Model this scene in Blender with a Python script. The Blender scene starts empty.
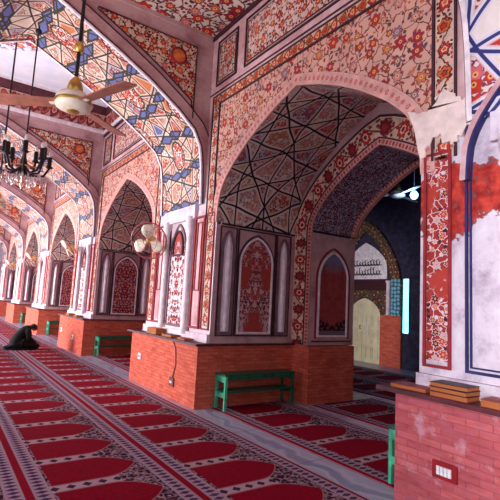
import bpy, math, random
from mathutils import Vector, Matrix
random.seed(7)
PI = math.pi
sc = bpy.context.scene
COL = sc.collection

# ------------------------------------------------------------------ camera
F_PX = 450.0
Rw = ((0.8172, 0.1106, 0.5656), (-0.5737, 0.0651, 0.8165), (0.0535, -0.9917, 0.1167))
cam_d = bpy.data.cameras.new('camera')
cam = bpy.data.objects.new('camera', cam_d)
COL.objects.link(cam)
cam_d.sensor_width = 36.0
cam_d.lens = F_PX / 500.0 * 36.0
cam_d.clip_start = 0.05
cam_d.clip_end = 300
xa = Vector((Rw[0][0], Rw[1][0], Rw[2][0])).normalized()
za = -Vector((Rw[0][2], Rw[1][2], Rw[2][2])).normalized()
ya = za.cross(xa).normalized()
xa = ya.cross(za).normalized()
m = Matrix((xa, ya, za)).transposed().to_4x4()
m.translation = Vector((0, 0, 1.6))
cam.matrix_world = m
sc.camera = cam

# ------------------------------------------------------------------ world, light, exposure
world = bpy.data.worlds.new('daylight')
sc.world = world
world.use_nodes = True
wn = world.node_tree
wn.nodes['Background'].inputs[0].default_value = (0.86, 0.90, 1.0, 1)
wn.nodes['Background'].inputs[1].default_value = 1.0
sc.view_settings.view_transform = 'Standard'
sc.view_settings.look = 'None'
sc.view_settings.exposure = 0.35
sc.view_settings.gamma = 1.0
sc.view_settings.use_curve_mapping = False


def area(name, loc, target, sx, sy, power, col=(1, 1, 1)):
    d = bpy.data.lights.new(name, 'AREA')
    d.shape = 'RECTANGLE'
    d.size = sx
    d.size_y = sy
    d.energy = power
    d.color = col
    o = bpy.data.objects.new(name, d)
    COL.objects.link(o)
    o.location = loc
    o.rotation_euler = (Vector(target) - Vector(loc)).to_track_quat('-Z', 'Y').to_euler()
    return o


# daylight of the open courtyard on the left of the hall plus two added fill lamps
a_ = area('courtyard_daylight', (-6.0, 23.0, 1.9), (3.5, 21.0, 2.2), 24, 3.6, 3500, (1.0, 0.94, 0.98))
a_.data.spread = 1.9
a_ = area('ceiling_bounce_fill', (-4.0, 15.0, 0.25), (-3.0, 15.0, 6.0), 26, 2.0, 2300, (1.0, 0.93, 0.91))  # added upward lamp brightening the ceilings, like bounce off the court floor
a_.data.spread = 2.0
a_ = area('near_pier_fill', (-4.5, -1.6, 2.0), (3.4, 0.4, 1.9), 3.0, 3.0, 130, (0.96, 0.95, 1.0))  # added area lamp aimed at the near pier to lift its front
a_.data.spread = 1.0


# ------------------------------------------------------------------ helpers
def lin(c):
    r = []
    for v in c[:3]:
        v = v / 255.0
        r.append(v / 12.92 if v <= 0.04045 else ((v + 0.055) / 1.055) ** 2.4)
    return (r[0], r[1], r[2], 1.0)


class NT:
    def __init__(s, name, rough=0.75):
        s.mat = bpy.data.materials.new(name)
        s.mat.use_nodes = True
        s.t = s.mat.node_tree
        s.b = s.t.nodes['Principled BSDF']
        s.b.inputs['Roughness'].default_value = rough
        s.b.inputs['Specular IOR Level'].default_value = 0.3
        s._uv = None

    def n(s, typ, **k):
        nd = s.t.nodes.new(typ)
        for a, v in k.items():
            setattr(nd, a, v)
        return nd

    def put(s, sock, v):
        if v is None:
            return
        if isinstance(v, bpy.types.NodeSocket):
            s.t.links.new(v, sock)
        elif isinstance(v, (tuple, list)) and sock.type == 'RGBA':
            sock.default_value = lin(v)
        else:
            sock.default_value = v

    def uv(s):
        if s._uv is None:
            s._uv = s.n('ShaderNodeTexCoord').outputs['UV']
        return s._uv

    def obj(s):
        return s.n('ShaderNodeTexCoord').outputs['Object']

    def m(s, op, a, b=None, c=None, clamp=False):
        nd = s.n('ShaderNodeMath', operation=op, use_clamp=clamp)
        s.put(nd.inputs[0], a)
        s.put(nd.inputs[1], b)
        s.put(nd.inputs[2], c)
        return nd.outputs[0]

    def vm(s, op, a, b=None, scale=None):
        nd = s.n('ShaderNodeVectorMath', operation=op)
        s.put(nd.inputs[0], a)
        s.put(nd.inputs[1], b)
        if scale is not None:
            s.put(nd.inputs['Scale'], scale)
        return nd.outputs['Value'] if op in ('LENGTH', 'DOT_PRODUCT', 'DISTANCE') else nd.outputs['Vector']

    def xyz(s, v):
        nd = s.n('ShaderNodeSeparateXYZ')
        s.put(nd.inputs[0], v)
        return nd.outputs

    def comb(s, x, y, z=0.0):
        nd = s.n('ShaderNodeCombineXYZ')
        s.put(nd.inputs[0], x)
        s.put(nd.inputs[1], y)
        s.put(nd.inputs[2], z)
        return nd.outputs[0]

    def mix(s, f, a, b, blend='MIX'):
        nd = s.n('ShaderNodeMix', data_type='RGBA', blend_type=blend)
        s.put(nd.inputs[0], f)
        s.put(nd.inputs[6], a)
        s.put(nd.inputs[7], b)
        return nd.outputs[2]

    def ramp(s, f, stops, const=False):
        nd = s.n('ShaderNodeValToRGB')
        cr = nd.color_ramp
        cr.interpolation = 'CONSTANT' if const else 'LINEAR'
        while len(cr.elements) < len(stops):
            cr.elements.new(0.5)
        for e, (p, c) in zip(cr.elements, stops):
            e.position = p
            e.color = lin(c)
        s.put(nd.inputs[0], f)
        return nd.outputs[0]

    def vor(s, v, scale=1.0, feature='F1', rand=0.8, dims='2D'):
        nd = s.n('ShaderNodeTexVoronoi', voronoi_dimensions=dims, feature=feature)
        s.put(nd.inputs['Vector'], v)
        nd.inputs['Scale'].default_value = scale
        nd.inputs['Randomness'].default_value = rand
        return nd

    def noise(s, v, scale=5.0, detail=3.0, rough=0.55, out=0):
        nd = s.n('ShaderNodeTexNoise')
        s.put(nd.inputs['Vector'], v)
        nd.inputs['Scale'].default_value = scale
        nd.inputs['Detail'].default_value = detail
        nd.inputs['Roughness'].default_value = rough
        return nd.outputs[out]

    def step(s, v, a, b):
        nd = s.n('ShaderNodeMapRange', clamp=True)
        s.put(nd.inputs[0], v)
        nd.inputs[1].default_value = a
        nd.inputs[2].default_value = b
        return nd.outputs[0]

    def done(s, col, bump=None, dist=0.01, strength=0.5):
        s.put(s.b.inputs['Base Color'], col)
        if bump is not None:
            bn = s.n('ShaderNodeBump')
            bn.inputs['Strength'].default_value = strength
            bn.inputs['Distance'].default_value = dist
            s.put(bn.inputs['Height'], bump)
            s.t.links.new(bn.outputs[0], s.b.inputs['Normal'])
        return s.mat


def flat(name, col, rough=0.6, metal=0.0, var=0.12, spec=0.4):
    t = NT(name, rough)
    t.b.inputs['Metallic'].default_value = metal
    t.b.inputs['Specular IOR Level'].default_value = spec
    nz = t.noise(t.obj(), 9.0, 4.0)
    dark = tuple(max(0, c * (1 - var * 1.6)) for c in col)
    lite = tuple(min(255, c * (1 + var)) for c in col)
    return t.done(t.ramp(nz, [(0.3, dark), (0.7, lite)]), nz, 0.003, 0.3)


# ------------------------------------------------------------------ pattern pieces
def flowers(t, p, scale, cols, leaf, vine, base, size=0.30, dense=0.55, vw=0.035, fine=3.2):
    """vines, leaves and six-petalled blossoms painted over BASE; p in metres"""
    q = t.vm('SCALE', p, scale=scale)
    wob = t.vm('SCALE', t.vm('SUBTRACT', t.noise(q, 1.7, 2.0, out=1), (0.5, 0.5, 0.5)), scale=0.55)
    qw = t.vm('ADD', q, wob)
    edge = t.vor(qw, 1.35, 'DISTANCE_TO_EDGE', 0.9).outputs['Distance']
    vmask = t.step(edge, vw + 0.02, vw)
    col = t.mix(vmask, base, vine)
    lv = t.vor(qw, fine, 'F1', 0.9)
    lrnd = t.xyz(lv.outputs['Color'])
    lmask = t.m('MULTIPLY', t.step(lv.outputs['Distance'], 0.36, 0.30), t.m('LESS_THAN', lrnd[0], dense))
    col = t.mix(lmask, col, t.ramp(lrnd[1], leaf, True))
    fv = t.vor(q, 1.0, 'F1', 0.65)
    d = t.xyz(t.vm('SUBTRACT', q, fv.outputs['Position']))
    ang = t.m('ARCTAN2', d[1], d[0])
    fr = t.xyz(fv.outputs['Color'])
    pet = t.m('COSINE', t.m('ADD', t.m('MULTIPLY', ang, 6.0), t.m('MULTIPLY', fr[1], 6.0)))
    thr = t.m('MULTIPLY', t.m('ADD', t.m('MULTIPLY', pet, 0.22), 1.0), t.m('MULTIPLY', t.m('ADD', t.m('MULTIPLY', fr[2], 0.7), 0.6), size))
    dd = t.m('SUBTRACT', thr, fv.outputs['Distance'])
    ring = t.step(dd, -0.05, -0.02)
    col = t.mix(ring, col, vine)
    col = t.mix(t.step(dd, 0.0, 0.03), col, t.ramp(fr[0], cols, True))
    col = t.mix(t.step(fv.outputs['Distance'], size * 0.42, size * 0.34), col, (236, 190, 120))
    col = t.mix(t.step(fv.outputs['Distance'], size * 0.20, size * 0.14), col, (110, 20, 20))
    return col


RED = [(0.0, (196, 40, 30)), (0.35, (222, 92, 40)), (0.6, (160, 20, 44)), (0.8, (214, 110, 120))]
LEAF = [(0.0, (120, 30, 30)), (0.4, (70, 66, 40)), (0.65, (170, 90, 60)), (0.85, (60, 50, 80))]


def aged(t, col, p, base=(236, 216, 214), lo=0.60, hi=0.64, sc_=1.2):
    nz = t.noise(p, sc_, 6.0, 0.6)
    col = t.mix(t.step(nz, lo, hi), col, base)
    grime = t.noise(p, 6.0, 5.0, 0.65)
    return t.mix(t.m('MULTIPLY', t.step(grime, 0.35, 0.75), 0.22), col, (120, 80, 80), 'MULTIPLY')


def m_floral(name, scale, base, cols=RED, leaf=LEAF, vine=(110, 50, 40), size=0.30, dense=0.55, vw=0.035, fine=3.2, age=None, rough=0.75):
    t = NT(name, rough)
    p = t.uv()
    b = t.ramp(t.noise(p, 3.0, 4.0), [(0.3, tuple(c * 0.88 for c in base)), (0.7, base)])
    c = flowers(t, p, scale, cols, leaf, vine, b, size, dense, vw, fine)
    if age:
        c = aged(t, c, p, age[0], age[1], age[1] + 0.03, age[2])
    else:
        c = aged(t, c, p, base, 0.70, 0.74)
    return t.done(c)


def m_girih(name, s, line, lw, cells, base, flo, rot=0.0, edge2=None, flatshare=0.2, tint=0.22, medal=0.0):
    """lattice of straight interlacing lines; every cell gets a paint of its own, most with small blossoms"""
    t = NT(name, 0.7)
    p = t.uv()
    wob = t.vm('SCALE', t.vm('SUBTRACT', t.noise(p, 1.1, 1.0, out=1), (0.5, 0.5, 0.5)), scale=(0.1 if medal else 0.35) * s)
    q = t.vm('ADD', p, wob)
    lines = None
    idx = []
    for k, (deg, off, sp) in enumerate(((18, 0.1, 1.0), (54, 0.35, 1.25), (90, 0.2, 1.0), (126, 0.6, 1.25), (162, 0.45, 1.0))):
        a = math.radians(deg + rot)
        d = t.m('ADD', t.m('DIVIDE', t.vm('DOT_PRODUCT', q, (math.cos(a), math.sin(a), 0)), s * sp), off)
        fl = t.m('FLOOR', d)
        fr = t.m('FRACT', d)
        dist = t.m('MULTIPLY', t.m('MINIMUM', fr, t.m('SUBTRACT', 1.0, fr)), s * sp)
        lines = dist if lines is None else t.m('MINIMUM', lines, dist)
        idx.append(fl)
    wn_ = t.n('ShaderNodeTexWhiteNoise', noise_dimensions='3D')
    h = t.comb(t.m('ADD', idx[0], t.m('MULTIPLY', idx[1], 7.31)), t.m('ADD', idx[2], t.m('MULTIPLY', idx[3], 5.17)), idx[4])
    t.put(wn_.inputs[0], h)
    rnd = t.xyz(wn_.outputs['Color'])
    cell = t.ramp(rnd[0], cells, True)
    cellbase = t.mix(0.4, base, cell)
    fcol = flowers(t, p, flo, RED, LEAF, line, base, 0.42, 0.75, 0.05)
    col = t.mix(t.m('LESS_THAN', rnd[1], flatshare), t.mix(tint, fcol, cell), cell)
    rim = t.step(lines, lw * 3.4, lw * 3.0)
    col = t.mix(rim, col, cellbase)
    if medal:
        ps = t.xyz(q)
        for du, dv, ru, rv in ((0.0, 0.5, 0.26, 0.20), (0.5, 0.0, 0.26, 0.20), (0.5, 1.0, 0.26, 0.20)):
            mu = t.m('MULTIPLY', t.m('SUBTRACT', t.m('FRACT', t.m('ADD', t.m('DIVIDE', ps[0], medal), du)), 0.5), medal)
            mv = t.m('SUBTRACT', ps[1], dv * 1.6)
            # slim blue darts either side of each medallion
            au, av = t.m('ABSOLUTE', mu), t.m('ABSOLUTE', mv)
            dart = t.m('ADD', t.m('DIVIDE', t.m('ABSOLUTE', t.m('SUBTRACT', au, 0.36)), 0.085), t.m('DIVIDE', t.m('ABSOLUTE', t.m('SUBTRACT', av, 0.16)), 0.26))
            col = t.mix(t.step(dart, 1.0, 0.97), col, (104, 112, 170))
            lines = t.m('MINIMUM', lines, t.m('MULTIPLY', t.m('ABSOLUTE', t.m('SUBTRACT', dart, 1.0)), 0.07))
            rr = t.m('SQRT', t.m('ADD', t.m('POWER', t.m('DIVIDE', mu, ru), 2.0), t.m('POWER', t.m('DIVIDE', mv, rv), 2.0)))
            inside = t.step(rr, 1.0, 0.96)
            col = t.mix(inside, col, flowers(t, p, flo * 1.1, RED, LEAF, (130, 30, 36), (244, 228, 218), 0.38, 0.7, 0.05))
            lines = t.m('MAXIMUM', lines, t.m('MULTIPLY', inside, 0.05))
            lines = t.m('MINIMUM', lines, t.m('MULTIPLY', t.m('ABSOLUTE', t.m('SUBTRACT', rr, 1.0)), 0.2))
    if edge2:
        col = t.mix(t.step(lines, lw * 2.6, lw * 2.3), col, edge2)
    col = t.mix(t.step(lines, lw * 1.15, lw * 0.85), col, line)
    return t.done(aged(t, col, p, base, 0.73, 0.76))


def m_band(name, W, base, ca, cb, outline, period=1.0, rx=0.34, ry=0.36, lobes=5.0, edge=(70, 20, 30), wob=0.10, vine=True):
    """painted border of repeated blossoms; u runs along the band in metres, v across it from 0 to W"""
    t = NT(name, 0.75)
    wv = t.vm('SCALE', t.vm('SUBTRACT', t.noise(t.uv(), 2.2 / W, 2.0, out=1), (0.5, 0.5, 0.5)), scale=wob * 2.4 * W)
    s0 = t.xyz(t.uv())
    s = t.xyz(t.vm('ADD', t.uv(), wv))
    fu_ = t.m('DIVIDE', s[0], W * period)
    par = t.m('MODULO', t.m('ABSOLUTE', t.m('FLOOR', fu_)), 2.0)
    fu = t.m('SUBTRACT', t.m('FRACT', fu_), 0.5)
    fv = t.m('SUBTRACT', t.m('DIVIDE', s[1], W), 0.5)
    nu, nv = t.m('DIVIDE', fu, rx), t.m('DIVIDE', fv, ry)
    ang = t.m('ARCTAN2', nv, nu)
    lob = t.m('ADD', t.m('MULTIPLY', t.m('COSINE', t.m('MULTIPLY', ang, lobes)), 0.14), 1.0)
    r = t.m('DIVIDE', t.m('SQRT', t.m('ADD', t.m('MULTIPLY', nu, nu), t.m('MULTIPLY', nv, nv))), lob)
    b = t.ramp(t.noise(t.uv(), 8.0, 4.0), [(0.3, tuple(c * 0.82 for c in base)), (0.7, base)])
    col = b
    if vine:
        sn = t.m('MULTIPLY', t.m('SINE', t.m('MULTIPLY', fu_, PI)), 0.30)
        vd = t.m('ABSOLUTE', t.m('SUBTRACT', fv, sn))
        col = t.mix(t.step(vd, 0.06, 0.04), col, outline)
        nz = t.vor(t.uv(), 4.6 / W, 'F1', 0.9)
        nr = t.xyz(nz.outputs['Color'])
        col = t.mix(t.m('MULTIPLY', t.step(nz.outputs['Distance'], 0.40, 0.32), t.m('LESS_THAN', nr[0], 0.62)), col, t.ramp(nr[1], [(0.0, outline), (0.4, ca), (0.7, outline), (0.85, cb)], True))
    col = t.mix(t.step(r, 1.22, 1.14), col, outline)
    col = t.mix(t.step(r, 1.02, 0.94), col, t.mix(par, ca, cb))
    col = t.mix(t.step(r, 0.60, 0.54), col, t.mix(par, base, outline))
    col = t.mix(t.step(r, 0.40, 0.34), col, t.mix(par, cb, ca))
    av = t.m('ABSOLUTE', t.m('SUBTRACT', t.m('DIVIDE', s0[1], W), 0.5))
    col = t.mix(t.step(av, 0.42, 0.44), col, base)
    col = t.mix(t.step(av, 0.46, 0.475), col, edge)
    return t.done(aged(t, col, t.uv(), base, 0.74, 0.77))


M = {}


def build_materials():
    # --- brick
    for nm, c1, c2, mo, stain in (('brick', (216, 116, 92), (184, 76, 62), (146, 62, 56), 0.66),
                                  ('brick_worn', (190, 104, 108), (160, 72, 86), (140, 66, 86), 0.55)):
        t = NT(nm, 0.85)
        br = t.n('ShaderNodeTexBrick', offset=0.5)
        t.put(br.inputs['Vector'], t.uv())
        br.inputs['Color1'].default_value = lin(c1)
        br.inputs['Color2'].default_value = lin(c2)
        br.inputs['Mortar'].default_value = lin(mo)
        br.inputs['Scale'].default_value = 1.0
        br.inputs['Mortar Size'].default_value = 0.004
        br.inputs['Brick Width'].default_value = 0.16 if nm == 'brick' else 0.20
        br.inputs['Row Height'].default_value = 0.052 if nm == 'brick' else 0.056
        br.inputs['Bias'].default_value = 0.0
        col = t.mix(t.m('MULTIPLY', t.noise(t.uv(), 9.0, 5.0), 0.55), br.outputs[0], (226, 160, 140), 'OVERLAY')
        col = t.mix(t.m('MULTIPLY', t.step(t.noise(t.uv(), 3.4, 6.0, 0.7), stain, stain + 0.1), 0.6), col, (214, 186, 204))
        col = t.mix(t.m('MULTIPLY', t.step(t.noise(t.uv(), 2.2, 5.0), 0.52, 0.72), 0.5), col, (126, 34, 44))
        st = t.n('ShaderNodeMapping')
        t.put(st.inputs[0], t.uv())
        st.inputs['Scale'].default_value = (3.0, 14.0, 1.0)
        vr_ = t.noise(st.outputs[0], 1.6, 5.0, 0.65)
        stops = [(0.3, (150, 52, 44)), (0.5, (206, 104, 78)), (0.7, (226, 140, 116))] if nm == 'brick' else [(0.3, (128, 48, 68)), (0.5, (190, 104, 104)), (0.68, (196, 122, 150))]
        col = t.mix(0.34, col, t.ramp(vr_, stops))
        M[nm] = t.done(col, t.m('SUBTRACT', 1.0, br.outputs['Fac']), 0.006, 0.6)
    # --- plasters
    for nm, c, d in (('plaster_white', (236, 222, 230), (196, 172, 184)), ('plaster_mauve', (200, 164, 164), (166, 120, 124)),
                     ('plaster_pink', (226, 190, 192), (186, 132, 138)), ('plaster_dark', (120, 84, 96), (80, 50, 62))):
        t = NT(nm, 0.8)
        nz = t.noise(t.obj(), 2.4, 7.0, 0.65)
        col = t.ramp(nz, [(0.34, d), (0.58, c)])
        sp = t.noise(t.obj(), 14.0, 3.0, 0.6)
        col = t.mix(t.m('MULTIPLY', t.step(sp, 0.66, 0.72), 0.5), col, (120, 70, 84))
        M[nm] = t.done(col, nz, 0.01, 0.3)
    # peeled plaster over raw red underlay (near pier)
    t = NT('plaster_peeled', 0.85)
    s = t.xyz(t.obj())
    nz = t.noise(t.obj(), 2.6, 8.0, 0.62)
    zz = t.m('SUBTRACT', 1.0, t.m('MULTIPLY', t.m('ABSOLUTE', t.m('SUBTRACT', s[2], 2.62)), 1.55), clamp=True)
    yy = t.m('MULTIPLY', t.m('ABSOLUTE', t.m('SUBTRACT', s[1], 8.34)), 0.50)
    k = t.m('SUBTRACT', t.m('ADD', nz, t.m('MULTIPLY', zz, 0.56)), yy)
    col = t.ramp(t.noise(t.obj(), 5.0, 8.0, 0.7), [(0.3, (170, 152, 172)), (0.5, (214, 202, 216)), (0.7, (230, 222, 232))])
    redc = t.ramp(t.noise(t.obj(), 11.0, 5.0), [(0.35, (142, 28, 30)), (0.65, (206, 72, 58))])
    col = t.mix(t.step(k, 0.74, 0.76), col, (120, 80, 80))
    flake = t.noise(t.obj(), 9.0, 6.0, 0.65)
    col = t.mix(t.m('MULTIPLY', t.step(k, 0.76, 0.775), t.step(flake, 0.60, 0.58)), col, redc)
    M['plaster_peeled'] = t.done(col, k, 0.02, 0.5)

    M['plaster_cream'] = flat('cream_repair_plaster', (236, 216, 208), 0.85, var=0.06)
    # --- floral paintings
    M['spandrel'] = m_floral('spandrel_painting', 5.0, (232, 182, 164), size=0.26, fine=3.2, dense=0.55, vine=(110, 50, 46), vw=0.025,
                                cols=[(0.0, (190, 50, 40)), (0.3, (206, 120, 80)), (0.5, (170, 40, 60)), (0.7, (206, 140, 140)), (0.85, (150, 120, 150))],
                                leaf=[(0.0, (160, 60, 54)), (0.4, (96, 66, 54)), (0.65, (196, 110, 84)), (0.85, (100, 70, 96))])
    M['spandrel_far'] = m_floral('arch_corner_painting', 6.2, (240, 208, 184), size=0.26, fine=2.6, dense=0.62, vw=0.03, vine=(90, 24, 28),
                                 leaf=[(0.0, (130, 26, 26)), (0.4, (60, 26, 28)), (0.8, (206, 104, 60))])
    M['ceiling_floral'] = m_floral('ceiling_painting', 3.6, (238, 222, 212), size=0.32, fine=3.2, dense=0.6, vw=0.05,
                                   vine=(110, 46, 50), leaf=[(0.0, (150, 30, 34)), (0.5, (70, 40, 50)), (0.8, (90, 70, 60))])
    M['panel_floral'] = m_floral('wall_panel_painting', 5.4, (232, 200, 190), size=0.25, fine=3.0, dense=0.6)
    M['arabesque'] = m_floral('arabesque_painting', 6.5, (240, 230, 232), size=0.24, fine=1.7, dense=0.55, vw=0.03, vine=(110, 30, 60),
                              cols=[(0.0, (150, 20, 44)), (0.5, (180, 30, 40))], leaf=[(0.0, (120, 16, 44)), (0.4, (60, 24, 50)), (0.7, (150, 30, 60))])
    M['niche_red'] = m_floral('niche_painting', 9.0, (150, 70, 76), size=0.30, fine=2.4, dense=0.7, vw=0.06, vine=(206, 170, 176),
                              cols=[(0.0, (206, 170, 176)), (0.5, (150, 20, 34))], leaf=[(0.0, (214, 170, 176)), (0.5, (80, 30, 50))],
                              age=((176, 64, 58), 0.50, 1.4))
    M['strip_worn'] = m_floral('worn_strip_painting', 10.0, (176, 54, 48), size=0.26, fine=2.0, dense=0.5, vw=0.035, vine=(232, 214, 220),
                               cols=[(0.0, (206, 170, 176)), (0.3, (110, 20, 34)), (0.65, (196, 70, 50))], leaf=[(0.0, (226, 206, 214)), (0.45, (60, 30, 40)), (0.7, (130, 26, 36))],
                               age=((184, 62, 52), 0.52, 2.4))
    t = NT('worn_red_niche_painting', 0.75)
    p = t.uv()
    sv = t.xyz(p)
    nz = t.noise(p, 7.0, 6.0, 0.65)
    col = t.ramp(nz, [(0.3, (126, 48, 52)), (0.55, (166, 70, 68)), (0.75, (150, 84, 92))])
    up_ = t.m('ADD', sv[1], t.m('MULTIPLY', nz, 0.5))
    col = t.mix(t.step(up_, 2.44, 2.62), col, (120, 116, 142))
    vo = t.vor(p, 16.0, 'F1', 0.8)
    dn = t.m('ADD', sv[1], t.m('MULTIPLY', t.m('ABSOLUTE', t.m('SUBTRACT', sv[0], 0.0)), -0.35))
    col = t.mix(t.m('MULTIPLY', t.step(dn, 1.30, 1.27), t.step(vo.outputs['Distance'], 0.56, 0.50)), col, (34, 26, 36))
    col = t.mix(t.step(sv[1], 1.20, 1.19), col, (120, 100, 116))
    M['niche_plain'] = t.done(col)
    M['niche_lattice'] = m_floral('niche_lattice_painting', 7.0, (210, 150, 160), size=0.36, fine=2.4, dense=0.8, vw=0.09, vine=(110, 12, 40),
                                  cols=[(0.0, (140, 16, 44)), (0.5, (170, 40, 60))], leaf=[(0.0, (130, 16, 44)), (0.6, (90, 20, 60))])
    M['soffit_blue'] = m_floral('blue_vault_painting', 9.0, (176, 164, 188), size=0.28, fine=2.6, dense=0.75, vw=0.05, vine=(60, 30, 50),
                                cols=[(0.0, (120, 30, 50)), (0.5, (80, 40, 70))], leaf=[(0.0, (70, 40, 70)), (0.5, (120, 40, 50)), (0.8, (90, 90, 110))])
    # --- star lattices
    M['girih'] = m_girih('star_lattice_painting', 0.42, (58, 58, 52), 0.014,
                         [(0.0, (236, 216, 196)), (0.2, (214, 130, 80)), (0.4, (100, 110, 168)), (0.52, (222, 186, 150)), (0.82, (190, 90, 70))],
                         (240, 220, 206), 7.0, flatshare=0.10, tint=0.25, medal=1.3)
    M['girih_near'] = m_girih('blue_line_lattice_painting', 0.50, (52, 56, 120), 0.016,
                              [(0.0, (240, 230, 226)), (0.3, (214, 84, 50)), (0.7, (236, 220, 206)), (0.88, (190, 60, 60))],
                              (242, 230, 230), 6.0, rot=9, edge2=(226, 222, 236), flatshare=0.55)
    M['girih_dark'] = m_girih('vault_lattice_painting', 0.56, (20, 12, 18), 0.015,
                              [(0.0, (206, 186, 176)), (0.3, (156, 74, 68)), (0.5, (104, 112, 146)), (0.66, (190, 168, 130)), (0.85, (130, 104, 110))],
                              (236, 210, 202), 6.0, rot=5, flatshare=0.06, tint=0.36)
    # --- borders
    M['tulips'] = m_band('tulip_border', 0.17, (238, 200, 168), (200, 64, 36), (206, 90, 44), (84, 34, 34), 0.85, 0.36, 0.34, 3.0)
    M['strip'] = m_band('vertical_blossom_border', 0.19, (238, 206, 186), (190, 48, 36), (206, 104, 54), (92, 40, 40), 1.2, 0.24, 0.30, 5.0, wob=0.16)
    M['archivolt'] = m_band('dotted_arch_border', 0.15, (234, 184, 174), (196, 74, 72), (206, 104, 96), (206, 130, 120), 0.55, 0.22, 0.18, edge=(214, 132, 124), vine=False)
    M['rosettes'] = m_band('rosette_arch_border', 0.34, (246, 208, 184), (190, 34, 36), (120, 20, 46), (136, 56, 44), 0.85, 0.24, 0.34, 8.0, wob=0.05)
    M['dentil'] = m_band('dentil_arch_border', 0.10, (222, 160, 150), (170, 30, 38), (150, 24, 34), (150, 40, 46), 0.62, 0.26, 0.26, edge=(140, 24, 36), vine=False)
    M['cusps'] = m_band('cusped_cornice_painting', 0.48, (226, 178, 168), (150, 40, 42), (190, 90, 70), (110, 50, 54), 0.5, 0.40, 0.34, 3.0, wob=0.04)
    # --- plain things
    M['line_dark'] = flat('dark_line_moulding', (70, 34, 48), 0.7)
    M['line_red'] = flat('red_line_moulding', (150, 34, 44), 0.7)
    M['line_navy'] = flat('navy_line_moulding', (46, 40, 96), 0.7)
    M['frame_grey'] = flat('grey_moulding', (128, 96, 104), 0.75)
    M['moulding_white'] = flat('white_moulding', (240, 228, 234), 0.7, var=0.06)
    M['coping'] = flat('dark_red_coping_board', (88, 36, 46), 0.5, var=0.2)
    # --- sky-pale ceiling with a painted flower patch
    t = NT('pale_blue_ceiling', 0.8)
    base = t.ramp(t.noise(t.uv(), 1.5, 5.0), [(0.3, (214, 222, 244)), (0.7, (244, 242, 250))])
    fl = flowers(t, t.uv(), 3.4, RED, [(0.0, (160, 60, 90)), (0.5, (70, 80, 140)), (0.8, (60, 60, 60))], (120, 110, 150), base, 0.34, 0.6, 0.03, 2.8)
    s = t.xyz(t.uv())
    du = t.m('SUBTRACT', s[0], 0.1)
    dv = t.m('SUBTRACT', s[1], 9.7)
    rr = t.m('SQRT', t.m('ADD', t.m('MULTIPLY', du, du), t.m('MULTIPLY', dv, dv)))
    M['ceiling_pale'] = t.done(t.mix(t.step(rr, 1.75, 1.65), base, fl))
    # --- marble floor
    t = NT('pale_marble', 0.28)
    w = t.n('ShaderNodeTexWave', wave_type='BANDS')
    t.put(w.inputs['Vector'], t.uv())
    w.inputs['Scale'].default_value = 1.1
    w.inputs['Distortion'].default_value = 9.0
    w.inputs['Detail'].default_value = 4.0
    col = t.ramp(w.outputs['Fac'], [(0.1, (150, 156, 190)), (0.45, (206, 208, 226)), (0.9, (184, 188, 212))])
    br = t.n('ShaderNodeTexBrick', offset=0.0)
    t.put(br.inputs['Vector'], t.uv())
    br.inputs['Scale'].default_value = 1.0
    br.inputs['Brick Width'].default_value = 1.2
    br.inputs['Row Height'].default_value = 1.2
    br.inputs['Mortar Size'].default_value = 0.006
    M['marble'] = t.done(t.mix(br.outputs['Fac'], col, (110, 110, 130)))
    # --- paint, wood, metal
    M['green'] = flat('green_gloss_paint', (26, 98, 74), 0.35, var=0.2)
    M['green_light'] = flat('pale_green_gloss_paint', (74, 190, 148), 0.35, var=0.12)
    M['cream'] = flat('cream_enamel', (246, 236, 212), 0.35, var=0.05)
    M['fan_blade'] = flat('tan_fan_blade', (170, 110, 92), 0.4, var=0.1)
    M['brass'] = flat('brass', (206, 166, 84), 0.3, 0.7, var=0.1)
    M['motor_yellow'] = flat('aged_cream_plastic', (226, 178, 96), 0.45, var=0.08)
    M['black'] = flat('black_metal', (26, 22, 26), 0.5, var=0.1)
    M['wire'] = flat('fan_guard_wire', (170, 96, 96), 0.4, 0.3, var=0.1)
    M['cloth_black'] = flat('black_cloth', (9, 8, 11), 0.9, var=0.25)
    M['skin'] = flat('skin', (150, 92, 70), 0.6, var=0.06)
    M['hair'] = flat('black_hair', (14, 10, 12), 0.6, var=0.2)
    M['white_plastic'] = flat('white_plastic', (236, 238, 244), 0.4, var=0.03)
    M['socket_red'] = flat('dark_red_switch_plate', (150, 22, 34), 0.5, var=0.08)
    M['socket_blue'] = flat('blue_grey_socket', (120, 150, 190), 0.4, var=0.05)
    M['brown_box'] = flat('brown_wooden_box', (112, 50, 40), 0.6, var=0.2)
    M['book_orange'] = flat('orange_book_cover', (206, 112, 60), 0.5, var=0.16)
    M['book_red'] = flat('maroon_book_cover', (150, 44, 44), 0.5, var=0.16)
    M['book_dark'] = flat('dark_book_cover', (58, 26, 34), 0.5, var=0.2)
    t = NT('book_pages', 0.8)
    s = t.xyz(t.obj())
    st = t.m('FRACT', t.m('MULTIPLY', s[2], 160.0))
    M['pages'] = t.done(t.mix(t.step(st, 0.4, 0.6), (196, 122, 66), (140, 72, 40)))
    t = NT('candle_glass', 0.15)
    M['bulb_glass'] = t.done((240, 234, 230))
    t = NT('crystal', 0.08)
    t.b.inputs['Transmission Weight'].default_value = 0.6
    M['crystal'] = t.done((236, 214, 214))
    t = NT('door_paint', 0.5)
    M['door_cream'] = t.done(t.ramp(t.noise(t.obj(), 3.0, 5.0), [(0.3, (214, 202, 160)), (0.7, (240, 232, 196))]))
    M['ochre_band'] = m_band('ochre_wall_border', 0.42, (150, 116, 72), (96, 60, 40), (110, 84, 44), (60, 44, 30), 0.8, 0.34, 0.34)
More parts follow.
